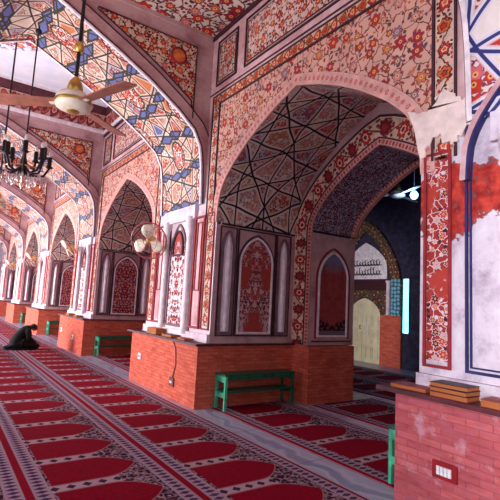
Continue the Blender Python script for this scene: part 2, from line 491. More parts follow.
    M['dark_ornament'] = m_floral('dark_mihrab_painting', 5.0, (112, 84, 70), size=0.30, fine=2.6, dense=0.7, vw=0.05, vine=(40, 30, 30),
                                  cols=[(0.0, (110, 40, 36)), (0.5, (90, 70, 40))], leaf=[(0.0, (50, 40, 40)), (0.5, (120, 90, 50))])
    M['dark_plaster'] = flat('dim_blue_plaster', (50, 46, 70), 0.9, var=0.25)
    for nm, c, e in (('lamp_glow', (110, 180, 255), 9.0), ('window_glow', (110, 228, 240), 3.2)):
        t = NT(nm, 0.4)
        t.put(t.b.inputs['Emission Color'], c)
        t.b.inputs['Emission Strength'].default_value = e
        M[nm] = t.done(c)
    # blue tile screen beside the lit window
    t = NT('blue_tile_screen', 0.4)
    ch = t.vor(t.uv(), 9.0, 'F1', 0.3)
    M['tile_blue'] = t.done(t.mix(t.step(ch.outputs['Distance'], 0.42, 0.36), (40, 90, 120), (110, 190, 206)))

    # --- prayer carpet: one row of niche-shaped places; u across (0..1.2), v along
    for nm, red in (('prayer_carpet', (148, 2, 38)),):
        t = NT(nm, 0.95)
        t.b.inputs['Specular IOR Level'].default_value = 0.1
        s = t.xyz(t.uv())
        u, v = s[0], s[1]
        mv = t.m('ABSOLUTE', t.m('SUBTRACT', t.m('FRACT', t.m('DIVIDE', v, 0.67)), 0.5))
        dist = t.m('MULTIPLY', mv, 0.67)
        # ornament ground
        vo = t.vor(t.uv(), 38.0, 'F1', 0.85)
        vr = t.xyz(vo.outputs['Color'])
        g = t.ramp(vr[0], [(0.0, (128, 100, 112)), (0.26, (48, 24, 44)), (0.58, (172, 146, 158)), (0.72, (92, 20, 40)), (0.84, (40, 28, 56))], True)
        vd = t.vor(t.uv(), 11.0, 'DISTANCE_TO_EDGE', 0.9).outputs['Distance']
        g = t.mix(t.step(vd, 0.08, 0.05), g, (150, 122, 136))
        # bars between the places: cream with dark diamonds
        bu = t.m('SUBTRACT', t.m('FRACT', t.m('DIVIDE', u, 0.13)), 0.5)
        bd = t.m('ADD', t.m('ABSOLUTE', bu), t.m('MULTIPLY', t.m('SUBTRACT', 0.335, dist), 7.0))
        bar = t.mix(t.step(bd, 0.36, 0.30), (186, 156, 168), (66, 32, 60))
        inbar = t.m('MULTIPLY', t.m('GREATER_THAN', dist, 0.262), t.m('LESS_THAN', u, 0.74))
        col = t.mix(inbar, g, bar)
        # red place
        taper = t.m('SUBTRACT', 1.0, t.m('POWER', t.step(u, 0.64, 1.0), 2.0))
        h = t.m('MULTIPLY', taper, 0.262)
        ins = t.m('SUBTRACT', h, dist)
        inu = t.m('MULTIPLY', t.m('GREATER_THAN', u, 0.19), t.m('LESS_THAN', u, 0.985))
        col = t.mix(t.m('MULTIPLY', t.step(ins, -0.018, -0.010), inu), col, (156, 116, 120))
        fuzz = t.ramp(t.noise(t.uv(), 30.0, 3.0), [(0.3, tuple(c * 0.8 for c in red)), (0.7, red)])
        col = t.mix(t.m('MULTIPLY', t.step(ins, 0.0, 0.006), inu), col, fuzz)
        # long borders
        eb = t.m('ABSOLUTE', t.m('SUBTRACT', u, 0.6))
        bv = t.m('SUBTRACT', t.m('FRACT', t.m('DIVIDE', v, 0.075)), 0.5)
        bdist = t.m('ADD', t.m('MULTIPLY', t.m('ABSOLUTE', bv), 1.2), t.m('MULTIPLY', t.m('ABSOLUTE', t.m('SUBTRACT', eb, 0.502)), 9.0))
        border = t.mix(t.step(bdist, 0.52, 0.44), (170, 144, 160), (72, 48, 88))
        col = t.mix(t.m('GREATER_THAN', eb, 0.435), col, border)
        col = t.mix(t.step(eb, 0.566, 0.569), col, (140, 8, 36))
        M[nm] = t.done(col, t.noise(t.uv(), 60.0, 2.0), 0.004, 0.4)


build_materials()


# ------------------------------------------------------------------ mesh building
class Pl:
    """a plane to draw on: point = o + a*U + (0,0,1)*z + n*d"""
    def __init__(s, o, U, n):
        s.o, s.U, s.n_ = Vector(o), Vector(U), Vector(n)

    def __call__(s, a, z, d=0.0):
        return s.o + s.U * a + Vector((0, 0, z)) + s.n_ * d


class MB:
    def __init__(s):
        s.v, s.f, s.uvs, s.mi, s.mats = [], [], [], [], []
        s.sm = []
        s.cur = 0

    def mat(s, m):
        m = M[m] if isinstance(m, str) else m
        if m not in s.mats:
            s.mats.append(m)
        s.cur = s.mats.index(m)
        return s

    def face(s, pts, uv=None, smooth=False):
        pts = [Vector(p) for p in pts]
        if uv is None:
            n = Vector((0, 0, 0))
            for i in range(len(pts)):
                a, b = pts[i], pts[(i + 1) % len(pts)]
                n += Vector(((a.y - b.y) * (a.z + b.z), (a.z - b.z) * (a.x + b.x), (a.x - b.x) * (a.y + b.y)))
            ax = max(range(3), key=lambda i: abs(n[i]))
            uv = [((p.y, p.z), (p.x, p.z), (p.x, p.y))[ax] for p in pts]
        b = len(s.v)
        s.v += [tuple(p) for p in pts]
        s.f.append(tuple(range(b, b + len(pts))))
        s.uvs += [tuple(q) for q in uv]
        s.mi.append(s.cur)
        s.sm.append(smooth)

    def grid(s, rows, uvs=None, smooth=True, closed=False):
        """quads between successive rows of points; vertices are shared"""
        b = len(s.v)
        n = len(rows[0])
        for r in rows:
            s.v += [tuple(p) for p in r]
        for i in range(len(rows) - 1):
            for j in range(n if closed else n - 1):
                j2 = (j + 1) % n
                s.f.append((b + i * n + j, b + i * n + j2, b + (i + 1) * n + j2, b + (i + 1) * n + j))
                if uvs:
                    s.uvs += [uvs[i][j], uvs[i][j2], uvs[i + 1][j2], uvs[i + 1][j]]
                else:
                    s.uvs += [(j / n, i / 4), ((j + 1) / n, i / 4), ((j + 1) / n, (i + 1) / 4), (j / n, (i + 1) / 4)]
                s.mi.append(s.cur)
                s.sm.append(smooth)

    def box(s, lo, hi, skip=''):
        x0, y0, z0 = lo
        x1, y1, z1 = hi
        F = {'x': ((x0, y0, z0), (x0, y0, z1), (x0, y1, z1), (x0, y1, z0)), 'X': ((x1, y0, z0), (x1, y1, z0), (x1, y1, z1), (x1, y0, z1)),
             'y': ((x0, y0, z0), (x1, y0, z0), (x1, y0, z1), (x0, y0, z1)), 'Y': ((x0, y1, z0), (x0, y1, z1), (x1, y1, z1), (x1, y1, z0)),
             'z': ((x0, y0, z0), (x0, y1, z0), (x1, y1, z0), (x1, y0, z0)), 'Z': ((x0, y0, z1), (x1, y0, z1), (x1, y1, z1), (x0, y1, z1))}
        for k, q in F.items():
            if k not in skip:
                s.face(q)
        return s

    def rect(s, pl, a0, a1, z0, z1, d=0.0, uv=None):
        s.face([pl(a0, z0, d), pl(a1, z0, d), pl(a1, z1, d), pl(a0, z1, d)], uv)

    def bar(s, pl, a0, a1, z0, z1, d0, d1):
        """a raised slab on a plane"""
        p = [pl(a, z, d) for d in (d0, d1) for z in (z0, z1) for a in (a0, a1)]
        for q in ((4, 5, 7, 6), (0, 1, 5, 4), (2, 6, 7, 3), (0, 4, 6, 2), (1, 3, 7, 5)):
            s.face([p[i] for i in q])

    def frame(s, pl, a0, a1, z0, z1, w, d0=0.0, d1=0.02):
        s.bar(pl, a0, a1, z0, z0 + w, d0, d1)
        s.bar(pl, a0, a1, z1 - w, z1, d0, d1)
        s.bar(pl, a0, a0 + w, z0 + w, z1 - w, d0, d1)
        s.bar(pl, a1 - w, a1, z0 + w, z1 - w, d0, d1)

    def tube(s, path, r, seg=8, caps=True):
        path = [Vector(p) for p in path]
        n = len(path)
        rs = r if isinstance(r, (list, tuple)) else [r] * n
        rows = []
        prev = None
        for i, p in enumerate(path):
            tg = (path[min(i + 1, n - 1)] - path[max(i - 1, 0)]).normalized()
            if prev is None:
                up = Vector((0, 0, 1)) if abs(tg.z) < 0.9 else Vector((1, 0, 0))
                a = tg.cross(up).normalized()
            else:
                a = (prev - tg * prev.dot(tg)).normalized()
            prev = a
            b = tg.cross(a)
            rows.append([p + (a * math.cos(2 * PI * k / seg) + b * math.sin(2 * PI * k / seg)) * rs[i] for k in range(seg)])
        s.grid(rows, closed=True)
        if caps:
            s.face(rows[0])
            s.face(rows[-1])

    def lathe(s, prof, o=(0, 0, 0), axis=(0, 0, 1), seg=16, a0=0.0, a1=2 * PI):
        o = Vector(o)
        ax = Vector(axis).normalized()
        up = Vector((0, 0, 1)) if abs(ax.z) < 0.9 else Vector((1, 0, 0))
        e1 = ax.cross(up).normalized()
        e2 = ax.cross(e1)
        full = abs(a1 - a0 - 2 * PI) < 1e-6
        k = seg if full else seg + 1
        rows = [[o + ax * h + (e1 * math.cos(a0 + (a1 - a0) * j / seg) + e2 * math.sin(a0 + (a1 - a0) * j / seg)) * max(r, 1e-4) for j in range(k)] for r, h in prof]
        s.grid(rows, closed=full)

    def sphere(s, c, r, seg=12, rings=8, scale=(1, 1, 1)):
        c = Vector(c)
        rows = []
        for i in range(rings + 1):
            t_ = PI * i / rings
            rr = max(math.sin(t_), 1e-3)
            rows.append([c + Vector((r * scale[0] * rr * math.cos(2 * PI * j / seg), r * scale[1] * rr * math.sin(2 * PI * j / seg), r * scale[2] * math.cos(t_))) for j in range(seg)])
        s.grid(rows, closed=True)

    def build(s, name, parent=None, kind=None, bevel=0.0):
        me = bpy.data.meshes.new(name)
        me.from_pydata(s.v, [], s.f)
        ul = me.uv_layers.new(name='UVMap')
        flatuv = [c for q in s.uvs for c in q]
        ul.data.foreach_set('uv', flatuv)
        for m_ in s.mats:
            me.materials.append(m_)
        me.polygons.foreach_set('material_index', s.mi)
        me.polygons.foreach_set('use_smooth', s.sm)
        me.update()
        o = bpy.data.objects.new(name, me)
        COL.objects.link(o)
        if parent:
            o.parent = parent
        if kind:
            o['kind'] = kind
        if bevel:
            md = o.modifiers.new('bevel', 'BEVEL')
            md.width = bevel
            md.segments = 2
            md.limit_method = 'ANGLE'
        return o


def one(mat):
    return MB().mat(mat)


def root(name, loc=(0, 0, 0), rz=0.0, label=None, cat=None, group=None, kind=None):
    o = bpy.data.objects.new(name, None)
    o.empty_display_size = 0.1
    COL.objects.link(o)
    o.location = loc
    o.rotation_euler = (0, 0, rz)
    for k, v in (('label', label), ('category', cat), ('group', group), ('kind', kind)):
        if v:
            o[k] = v
    return o


def copy_tree(o, parent=None):
    c = o.copy()
    COL.objects.link(c)
    if parent:
        c.parent = parent
    for ch in list(o.children):
        copy_tree(ch, c)
    return c


# ------------------------------------------------------------------ arches
AH = [(0.0, 1.0), (0.22, 0.912), (0.42, 0.808), (0.6, 0.69), (0.78, 0.545), (0.9, 0.415), (0.965, 0.29), (0.99, 0.16), (1.0, 0.0)]


def arch_h(s_):
    for (a, b), (c, d) in zip(AH, AH[1:]):
        if s_ <= c:
            return b + (d - b) * (s_ - a) / (c - a)
    return 0.0


def keel_h(s_):
    return 0.52 * math.sqrt(max(0.0, 1 - s_ * s_)) + 0.48 * (1 - s_)


TR = [(0.0, 1.0), (0.1, 0.955), (0.2, 0.905), (0.41, 0.80), (0.61, 0.69), (0.8, 0.565), (0.92, 0.465), (0.972, 0.36), (0.99, 0.22), (1.0, 0.0)]


def trans_h(s_):
    for (a, b), (c, d) in zip(TR, TR[1:]):
        if s_ <= c:
            return b + (d - b) * (s_ - a) / (c - a)
    return 0.0


def point_h(s_):
    return 0.72 * math.sqrt(max(0.0, 1 - s_ * s_)) + 0.28 * (1 - s_) ** 0.8


def arch(hw, zs, za, h=arch_h, n=22, legs=None):
    """points from left springing over the apex to the right springing, (a, z)"""
    half = []
    for i in range(n + 1):
        tt = PI / 2 * i / n
        s_ = math.cos(tt)
        if i == n:
            s_ = 0.0
        half.append((s_ * hw, zs + (za - zs) * h(s_)))
    pts = [(-a, z) for a, z in half] + [(a, z) for a, z in reversed(half[:-1])]
    if legs is not None:
        pts = [(-hw, legs)] + pts + [(hw, legs)]
    return pts


def offset(pts, w):
    out = []
    n = len(pts)
    for i, (a, z) in enumerate(pts):
        p, q = pts[max(i - 1, 0)], pts[min(i + 1, n - 1)]
        dx, dz = q[0] - p[0], q[1] - p[1]
        l = math.hypot(dx, dz) or 1
        out.append((a - dz / l * w, z + dx / l * w))
    return out


def arclen(pts):
    r = [0.0]
    for p, q in zip(pts, pts[1:]):
        r.append(r[-1] + math.hypot(q[0] - p[0], q[1] - p[1]))
    return r


def ring(mb, pl, pts, w, d0, d1, c=0.0):
    """raised band following an arch outside its curve, UV along/across"""
    out = offset(pts, w)
    L = arclen(pts)
    mb.grid([[pl(c + a, z, d1) for a, z in pts], [pl(c + a, z, d1) for a, z in out]], [[(l, 0.0) for l in L], [(l, w) for l in L]], smooth=False)
    if d1 != d0:
        mb.grid([[pl(c + a, z, d0) for a, z in out], [pl(c + a, z, d1) for a, z in out]], [[(l, 0.0) for l in L], [(l, 0.02) for l in L]], smooth=False)
        mb.grid([[pl(c + a, z, d0) for a, z in pts], [pl(c + a, z, d1) for a, z in pts]], [[(l, 0.0) for l in L], [(l, 0.02) for l in L]], smooth=False)
    return out


def above(mb, pl, pts, z1, d=0.0, c=0.0):
    """fill the wall between an arch curve and the height z1"""
    for (a, z), (b, y) in zip(pts, pts[1:]):
        if abs(a - b) < 1e-5:
            continue
        mb.face([pl(c + a, z, d), pl(c + b, y, d), pl(c + b, z1, d), pl(c + a, z1, d)])


def arch_panel(root_, pl, c, hw, z0, zs, za, mat, frame='frame_grey', fw=0.04, d=0.012, h=point_h, nm='niche_panel', mirror=True):
    """pointed panel in a raised frame"""
    pts = arch(hw, zs, za, h, 12, legs=z0)
    mb = one(mat)
    mid = [(c, z0)]
    for (a, z), (b, y) in zip(pts, pts[1:]):
        mb.face([pl(c, z0 + 0.001, d), pl(c + a, z, d), pl(c + b, y, d)], [(0.0, z0), (abs(a), z), (abs(b), y)] if mirror else None)
    o = mb.build(nm, root_)
    fb = one(frame)
    ring(fb, pl, pts, fw, 0.0, d + 0.02, c)
    fb.bar(pl, c - hw - fw, c + hw + fw, z0 - fw, z0, 0.0, d + 0.02)
    fb.build(nm + '_frame', root_)
    return o


P = 6.22          # bay pitch along the hall
XB = 3.55         # face of the arcade
YC = 4.26         # middle of the first bay
HW = 1.83
ZC = 6.18         # wall top
LX = -1.81        # face of the courtyard arcade
KS = range(-1, 5)


def place(proto_root, k):
    c = copy_tree(proto_root)
    c.location.y = k * P
    return c


# ------------------------------------------------------------------ floor
fl = one('marble')
fl.face([(LX - 9, -9, 0), (11.2, -9, 0), (11.2, 36, 0), (LX - 9, 36, 0)])
fl.build('floor', kind='structure')

# ------------------------------------------------------------------ arcade wall of one bay (prototype = first bay)
front = Pl((XB, YC, 0), (0, 1, 0), (-1, 0, 0))
bay = root('wall_right', kind='structure')
A1 = arch(HW, 2.85, 4.42)
OUT = offset(A1, 0.15)
b = one('archivolt')
ring(b, front, A1, 0.15, -0.01, 0.015)
b.build('arch_border', bay)
b = one('spandrel')
above(b, front, OUT, 4.84)
b.build('spandrel_painting', bay)
b = one('line_dark')
for h_, t_, w_ in ((1.965, 4.865, 0.025), (2.18, 5.03, 0.02)):
    b.bar(front, -h_, h_, t_ - w_, t_, 0.0, 0.02)
    b.bar(front, -h_, -h_ + w_, 2.95, t_ - w_, 0.0, 0.02)
    b.bar(front, h_ - w_, h_, 2.95, t_ - w_, 0.0, 0.02)
b.build('frame_moulding', bay)
b = one('tulips')
b.face([front(-2.16, 4.85, 0.006), front(2.16, 4.85, 0.006), front(2.16, 5.02, 0.006), front(-2.16, 5.02, 0.006)], [(0, 0), (4.32, 0), (4.32, 0.17), (0, 0.17)])
b.build('tulip_frieze', bay)
for s_ in (-1, 1):
    b = one('strip')
    a0, a1 = (1.965, 2.155) if s_ > 0 else (-2.155, -1.965)
    b.face([front(a0, 2.95, 0.006), front(a0, 4.85, 0.006), front(a1, 4.85, 0.006), front(a1, 2.95, 0.006)], [(0, 0), (1.9, 0), (1.9, 0.19), (0, 0.19)])
    b.build('blossom_strip', bay)
b = one('plaster_pink')
b.rect(front, -2.6, 2.6, 4.84, ZC, -0.004)
for s_ in (-1, 1):
    a0, a1 = (1.83, 2.6) if s_ > 0 else (-2.6, -1.83)
    b.rect(front, a0, a1, 2.8, 4.84, -0.004)
b.build('plaster_face', bay)
for a0, a1 in ((-2.12, -1.5), (-1.28, 1.28), (1.5, 2.12)):
    o = one('panel_floral')
    o.rect(front, a0 + 0.07, a1 - 0.07, 5.27, 5.93, 0.006)
    o.build('upper_panel', bay)
    o = one('line_dark')
    o.frame(front, a0, a1, 5.2, 6.0, 0.025, 0.0, 0.02)
    o.frame(front, a0 + 0.06, a1 - 0.06, 5.26, 5.94, 0.012, 0.0, 0.012)
    o.build('upper_panel_frame', bay)
b = one('line_dark')
b.bar(front, -2.4, 2.4, 6.10, 6.16, 0.0, 0.04)
b.bar(front, -2.4, 2.4, 5.08, 5.10, 0.0, 0.012)
b.build('cornice', bay)
# recess vault, from the front arch back to the inner wall
XI, XR = 5.2, 6.25
A2 = arch(1.82, 2.85, 4.70)
rows, uvr = [], []
L1 = arclen(A1)
for i in range(7):
    f = i / 6
    rows.append([Vector((XB + (XI - XB) * f, YC + a * (1 - f) + c * f, z * (1 - f) + y * f)) for (a, z), (c, y) in zip(A1, A2)])
    uvr.append([(l, (XI - XB) * f) for l in L1])
b = one('girih_dark')
b.grid(rows, uvr)
b.build('recess_vault', bay)
# inner wall with its own arch
inner = Pl((XI, YC, 0), (0, 1, 0), (-1, 0, 0))
IW = 1.40
A3 = arch(IW, 2.9, 4.04, keel_h, legs=0.95)
b = one('dentil')
r1 = ring(b, inner, A3, 0.10, 0.0, 0.02)
b.build('inner_arch_dentils', bay)
b = one('rosettes')
r2 = ring(b, inner, r1, 0.34, -0.01, 0.012)
b.build('inner_arch_border', bay)
b = one('line_dark')
ring(b, inner, r1, 0.02, 0.0, 0.03)
ring(b, inner, r2, 0.025, 0.0, 0.02)
b.build('inner_arch_moulding', bay)
b = one('plaster_mauve')
above(b, inner, [(-1.85, 0.9)] + [p for p in A3] + [(1.85, 0.9)], 4.75, -0.01)
b.build('inner_wall', bay)
L3 = arclen(A3)
b = one('soffit_blue')
b.grid([[Vector((XI + (XR - XI) * f, YC + a, z)) for a, z in A3[1:-1]] for f in (0, 0.5, 1)], [[(l, (XR - XI) * f) for l in L3[1:-1]] for f in (0, 0.5, 1)])
b.build('inner_arch_soffit', bay)
rear = Pl((XR, YC, 0), (0, 1, 0), (-1, 0, 0))
b = one('dentil')
A4 = offset(A3[1:-1], -0.07)
ring(b, rear, A4, 0.07, 0.0, 0.09)
b.build('rear_arch_rib', bay)
# wall mass over the vault and its far face to the back aisle
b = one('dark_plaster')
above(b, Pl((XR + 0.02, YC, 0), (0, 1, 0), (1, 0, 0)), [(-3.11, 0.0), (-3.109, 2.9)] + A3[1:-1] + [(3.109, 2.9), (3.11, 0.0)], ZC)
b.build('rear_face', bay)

# ------------------------------------------------------------------ pier of one bay
pier = root('pier_column', kind='structure')
PC = YC + P / 2                       # middle of the pier
pf = Pl((XB, PC, 0), (0, 1, 0), (-1, 0, 0))
HP = P / 2 - HW                       # half width of the pier: 1.28
b = one('plaster_white')
b.rect(pf, -HP, HP, 0.95, 3.3, 0.0)
b.bar(pf, -HP - 0.0, HP + 0.0, 0.95, 1.08, 0.0, 0.05)
b.bar(pf, -0.62, 0.62, 2.98, 3.22, 0.0, 0.06)
b.build('pier_face', pier)
for s_ in (-1, 1):
    e0, e1 = (HP - 0.27, HP - 0.07) if s_ > 0 else (-HP + 0.07, -HP + 0.27)
    b = one('strip')
    b.face([pf(e0, 1.2, 0.006), pf(e0, 2.98, 0.006), pf(e1, 2.98, 0.006), pf(e1, 1.2, 0.006)], [(0, 0), (1.78, 0), (1.78, 0.19), (0, 0.19)])
    b.build('blossom_strip', pier)
    b = one('line_red')
    b.frame(pf, e0 - 0.03, e1 + 0.03, 1.14, 3.02, 0.025, 0.0, 0.02)
    b.build('strip_frame', pier)
    f0, f1 = (0.60, 0.93) if s_ > 0 else (-0.93, -0.60)
    b = one('plaster_pink')
    b.rect(pf, f0 + 0.03, f1 - 0.03, 1.2, 2.95, 0.005)
    b.build('side_panel', pier)
    b = one('line_red')
    b.frame(pf, f0, f1, 1.14, 3.0, 0.035, 0.0, 0.03)
    b.build('side_panel_frame', pier)
    b = one('line_red')
    b.frame(pf, f0 + 0.08, f1 - 0.08, 1.75, 2.9, 0.02, 0.0, 0.02)
    b.build('side_panel_inset', pier)
    b = one('moulding_white')
    b.lathe([(0.10, 0), (0.10, 0.06), (0.075, 0.1), (0.07, 1.75), (0.10, 1.85), (0.11, 1.98)], pf(s_ * 0.46, 1.04, 0.02), seg=14)
    b.build('column', pier)
b = one('line_dark')
for a in (-0.585, -0.385, 0.37, 0.57):
    b.bar(pf, a, a + 0.016, 1.09, 2.97, 0.0, 0.02)
b.build('column_line', pier)
arch_panel(pier, pf, 0.0, 0.30, 1.16, 2.28, 2.92, 'arabesque', 'frame_grey', 0.04, 0.006, nm='arabesque_panel')
arch_panel(pier, pf, 0.0, 0.17, 2.40, 2.56, 2.80, 'niche_red', 'line_dark', 0.03, 0.02, nm='top_niche')
# jambs: outer (splayed) and inner
for s_ in (-1, 1):
    y0 = PC + s_ * HP
    jl = XI - XB
    U = Vector((1, 0, 0))
    nn = Vector((0, s_, 0))
    J = Pl((XB, y0, 0), U, nn)
    b = one('plaster_mauve')
    b.rect(J, 0, jl, 0.95, 2.82, 0.0)
    b.build('jamb_face', pier)
    b = one('plaster_mauve')
    b.bar(J, 0.0, jl, 0.95, 1.02, 0.0, 0.03)
    b.build('jamb_base', pier)
    for c in (0.24, 1.38):
        arch_panel(pier, J, c, 0.085, 1.13, 2.40, 2.70, 'plaster_white', 'frame_grey', 0.045, 0.01, nm='slim_niche')
        cb = one('moulding_white')
        cb.lathe([(0.045, 0), (0.045, 1.25), (0.03, 1.38), (0.005, 1.5)], J(c, 1.14, 0.02), seg=10)
        cb.build('slim_column', pier)
        fb = one('line_dark')
        fb.frame(J, c - 0.16, c + 0.16, 1.06, 2.80, 0.018, 0.0, 0.022)
        fb.build('slim_niche_outline', pier)
    arch_panel(pier, J, 0.81, 0.31, 1.13, 2.26, 2.66, 'niche_red' , 'moulding_white', 0.03, 0.012, nm='jamb_niche')
    fb = one('line_dark')
    fb.frame(J, 0.42, 1.20, 1.06, 2.80, 0.022, 0.0, 0.025)
    ring(fb, J, arch(0.345, 2.26, 2.71, point_h, 12, legs=1.1), 0.025, 0.0, 0.02, 0.81)
    fb.build('jamb_niche_outline', pier)
    # inner pier: face and jamb
    yi0, yi1 = PC + s_ * (P / 2 - 1.8), PC + s_ * (P / 2 - IW)
    J2 = Pl((XI, yi1, 0), (1, 0, 0), (0, s_, 0))
    b = one('plaster_mauve')
    b.rect(J2, 0, XR - XI + 0.02, 0.95, 2.86, 0.0)
    b.build('inner_jamb_face', pier)
    arch_panel(pier, J2, 0.53, 0.33, 1.12, 2.10, 2.54, 'niche_plain', 'moulding_white', 0.03, 0.01, nm='inner_niche')
    fb = one('line_red')
    ring(fb, J2, arch(0.38, 2.10, 2.61, point_h, 12, legs=1.06), 0.03, 0.0, 0.02, 0.53)
    fb.bar(J2, 0.06, 1.0, 1.0, 1.03, 0.0, 0.02)
    fb.build('inner_niche_outline', pier)

# ------------------------------------------------------------------ brick plinth of one pier
plinth = root('brick_plinth', kind='structure')
px0 = 3.32
b = one('brick')
b.box((px0, PC - HP - 0.07, 0), (XI, PC + HP + 0.07, 0.92), 'z')
b.build('brick_face', plinth)
b = one('brick')
b.box((XI - 0.02, PC - (P / 2 - IW) - 0.04, 0), (XR + 0.02, PC + (P / 2 - IW) + 0.04, 0.93), 'z')
b.build('inner_brick_face', plinth)
b = one('coping')
b.box((XB, PC - HP - 0.10, 0.92), (XI, PC + HP + 0.09, 0.95))
b.box((px0 - 0.05, PC - HP - 0.10, 0.915), (XB + 0.01, PC + HP + 0.24, 0.951))
b.build('coping_board', plinth)

# ------------------------------------------------------------------ transverse arch over the hall, resting on the piers
tr = root('transverse_arch', kind='structure')
XC = (XB + LX) / 2
TH = (XB - LX) / 2 - 0.04
T0, T1 = PC - 0.8, PC + 0.8
TA = arch(TH, 3.2, 5.84, trans_h, 30)
LT = arclen(TA)
b = one('girih')
b.grid([[Vector((XC + a, y, z)) for a, z in TA] for y in (T0, (T0 + T1) / 2, T1)], [[(l, y - T0) for l in LT] for y in (T0, (T0 + T1) / 2, T1)])
b.build('painted_soffit', tr)
for y, n_ in ((T0, -1), (T1, 1)):
    tp = Pl((XC, y, 0), (1, 0, 0), (0, n_, 0))
    b = one('plaster_mauve')
    o1 = ring(b, tp, TA, 0.22, 0.0, 0.015)
    above(b, tp, [p for p in offset(TA, 0.2)], ZC + 0.02, 0.0)
    b.build('plain_face', tr)
    b = one('line_dark')
    ring(b, tp, TA, 0.02, 0.0, 0.03)
    ring(b, tp, offset(TA, 0.20), 0.02, 0.0, 0.025)
    b.build('arch_moulding', tr)
    b = one('moulding_white')
    b.grid([[Vector((XC + a, y + n_ * e, z)) for a, z in q_] for q_, e in ((offset(TA, -0.025), 0.012), (offset(TA, -0.025), -0.035))])
    b.grid([[Vector((XC + a, y + n_ * e, z)) for a, z in q_] for q_, e in ((TA, 0.016), (offset(TA, -0.025), 0.012))])
    b.build('white_edge', tr)
    for s_ in (-1, 1):
        # corner painting: between the arch band and the straight border
        lim, top = TH - 0.28, ZC - 0.30
        pts = [(a, z) for a, z in offset(TA, 0.30) if a > 0.3 and a < lim and z < top]
        if not pts:
            continue
        poly = [(a * s_, z) for a, z in pts]
        ext = [(lim * s_, pts[-1][1] - 0.25)]
        bb = one('spandrel_far')
        for (a, z), (c, w) in zip(poly, poly[1:]):
            bb.face([tp(a, z, 0.008), tp(c, w, 0.008), tp(c, top, 0.008), tp(a, top, 0.008)])
        a, z = poly[-1]
        bb.face([tp(a, z, 0.008), tp(lim * s_, z - 0.3, 0.008), tp(lim * s_, top, 0.008), tp(a, top, 0.008)])
        bb.build('corner_painting', tr)
        fb = one('line_dark')
        outl = poly + [(lim * s_, z - 0.3), (lim * s_, top), (poly[0][0], top), poly[0]]
        fb.tube([tp(p, q, 0.01) for p, q in outl], 0.014, 4)
        fb.build('corner_frame', tr)
        rb = one('brass')
        rb.mats = []
        rb.mat('line_red')
        cpt = tp((lim - 0.33) * s_, top - 0.28, 0.01)
        rb.lathe([(0.15, 0), (0.15, 0.012), (0.11, 0.02), (0.0, 0.02)], cpt, (0, n_, 0), 20)
        rb.mat('book_orange')
        rb.lathe([(0.11, 0.021), (0.07, 0.028), (0.0, 0.03)], cpt, (0, n_, 0), 16)
        rb.build('sunflower_disc', tr)
    b = one('plaster_mauve')
    b.bar(tp, -TH - 0.02, TH + 0.02, ZC - 0.07, ZC, 0.0, 0.03)
    b.build('border_moulding', tr)

# ------------------------------------------------------------------ repeats along the hall
roots = {'bay': [bay], 'pier': [pier], 'plinth': [plinth], 'arch': [tr]}
for k in KS:
    if k == 0:
        continue
    roots['bay'].append(place(bay, k))
    roots['pier'].append(place(pier, k))
    roots['plinth'].append(place(plinth, k))
    roots['arch'].append(place(tr, k))


def remat(r, names, mat):
    for ch in r.children:
        if ch.name.split('.')[0] in names:
            ch.material_slots[0].link = 'OBJECT'
            ch.material_slots[0].material = M[mat]


near_pier = roots['pier'][1]
for ch in list(near_pier.children):
    if ch.name.split('.')[0] in ('side_panel_frame', 'side_panel_inset', 'side_panel', 'column_line') and max(v.co.y for v in ch.data.vertices) > PC + 0.3:
        bpy.data.objects.remove(ch)
b = one('line_navy')
b.frame(pf, 0.10, 0.855, 1.14, 3.3, 0.022, 0.0, 0.02)
b.frame(pf, 0.14, 0.815, 1.18, 3.26, 0.012, 0.0, 0.02)
b.build('navy_frame', near_pier)
b = one('line_navy')
ring(b, pf, arch(0.56, 2.70, 3.62, arch_h, 16), 0.02, 0.0, 0.075, 0.24)
b.mat('plaster_pink')
ring(b, pf, offset(arch(0.56, 2.70, 3.62, arch_h, 16), 0.022), 0.05, 0.0, 0.07, 0.24)
b.build('niche_arch', near_pier)
b = one('plaster_cream')
pp = [(2.56, 3.49), (2.47, 3.46), (2.37, 3.43), (2.3, 3.47), (2.25, 3.53), (2.17, 3.59), (2.11, 3.5), (2.02, 3.45), (1.93, 3.41), (1.88, 3.27), (1.92, 3.18),
      (1.99, 3.17), (2.06, 3.1), (2.11, 3.04), (2.19, 3.1), (2.24, 3.17), (2.31, 3.13), (2.36, 3.07), (2.41, 2.95), (2.45, 3.09), (2.49, 3.3)]
rp = random.Random(5)
pq = []
for (y, z), (y2, z2) in zip(pp, pp[1:] + pp[:1]):
    for f in (0.0, 0.25, 0.5, 0.75):
        jit = 0.0 if y > 2.4 and y2 > 2.4 else 0.022
        pq.append((y + (y2 - y) * f + rp.uniform(-jit, jit) + P - PC, z + (z2 - z) * f + rp.uniform(-jit, jit)))
b.face([pf(a, z, 0.03) for a, z in pq])
for (a, z), (c_, w) in zip(pq, pq[1:] + pq[:1]):
    b.face([pf(a, z, 0.0), pf(c_, w, 0.0), pf(c_, w, 0.03), pf(a, z, 0.03)])
b.build('plaster_patch', near_pier)
remat(near_pier, ('pier_face', 'side_panel', 'blossom_strip'), 'plaster_peeled')
remat(near_pier, ('blossom_strip',), 'strip_worn')
remat(roots['plinth'][1], ('brick_face',), 'brick_worn')
remat(roots['arch'][1], ('painted_soffit',), 'girih_near')
for r in roots['pier'][2:]:
    remat(r, ('jamb_niche',), 'niche_lattice')

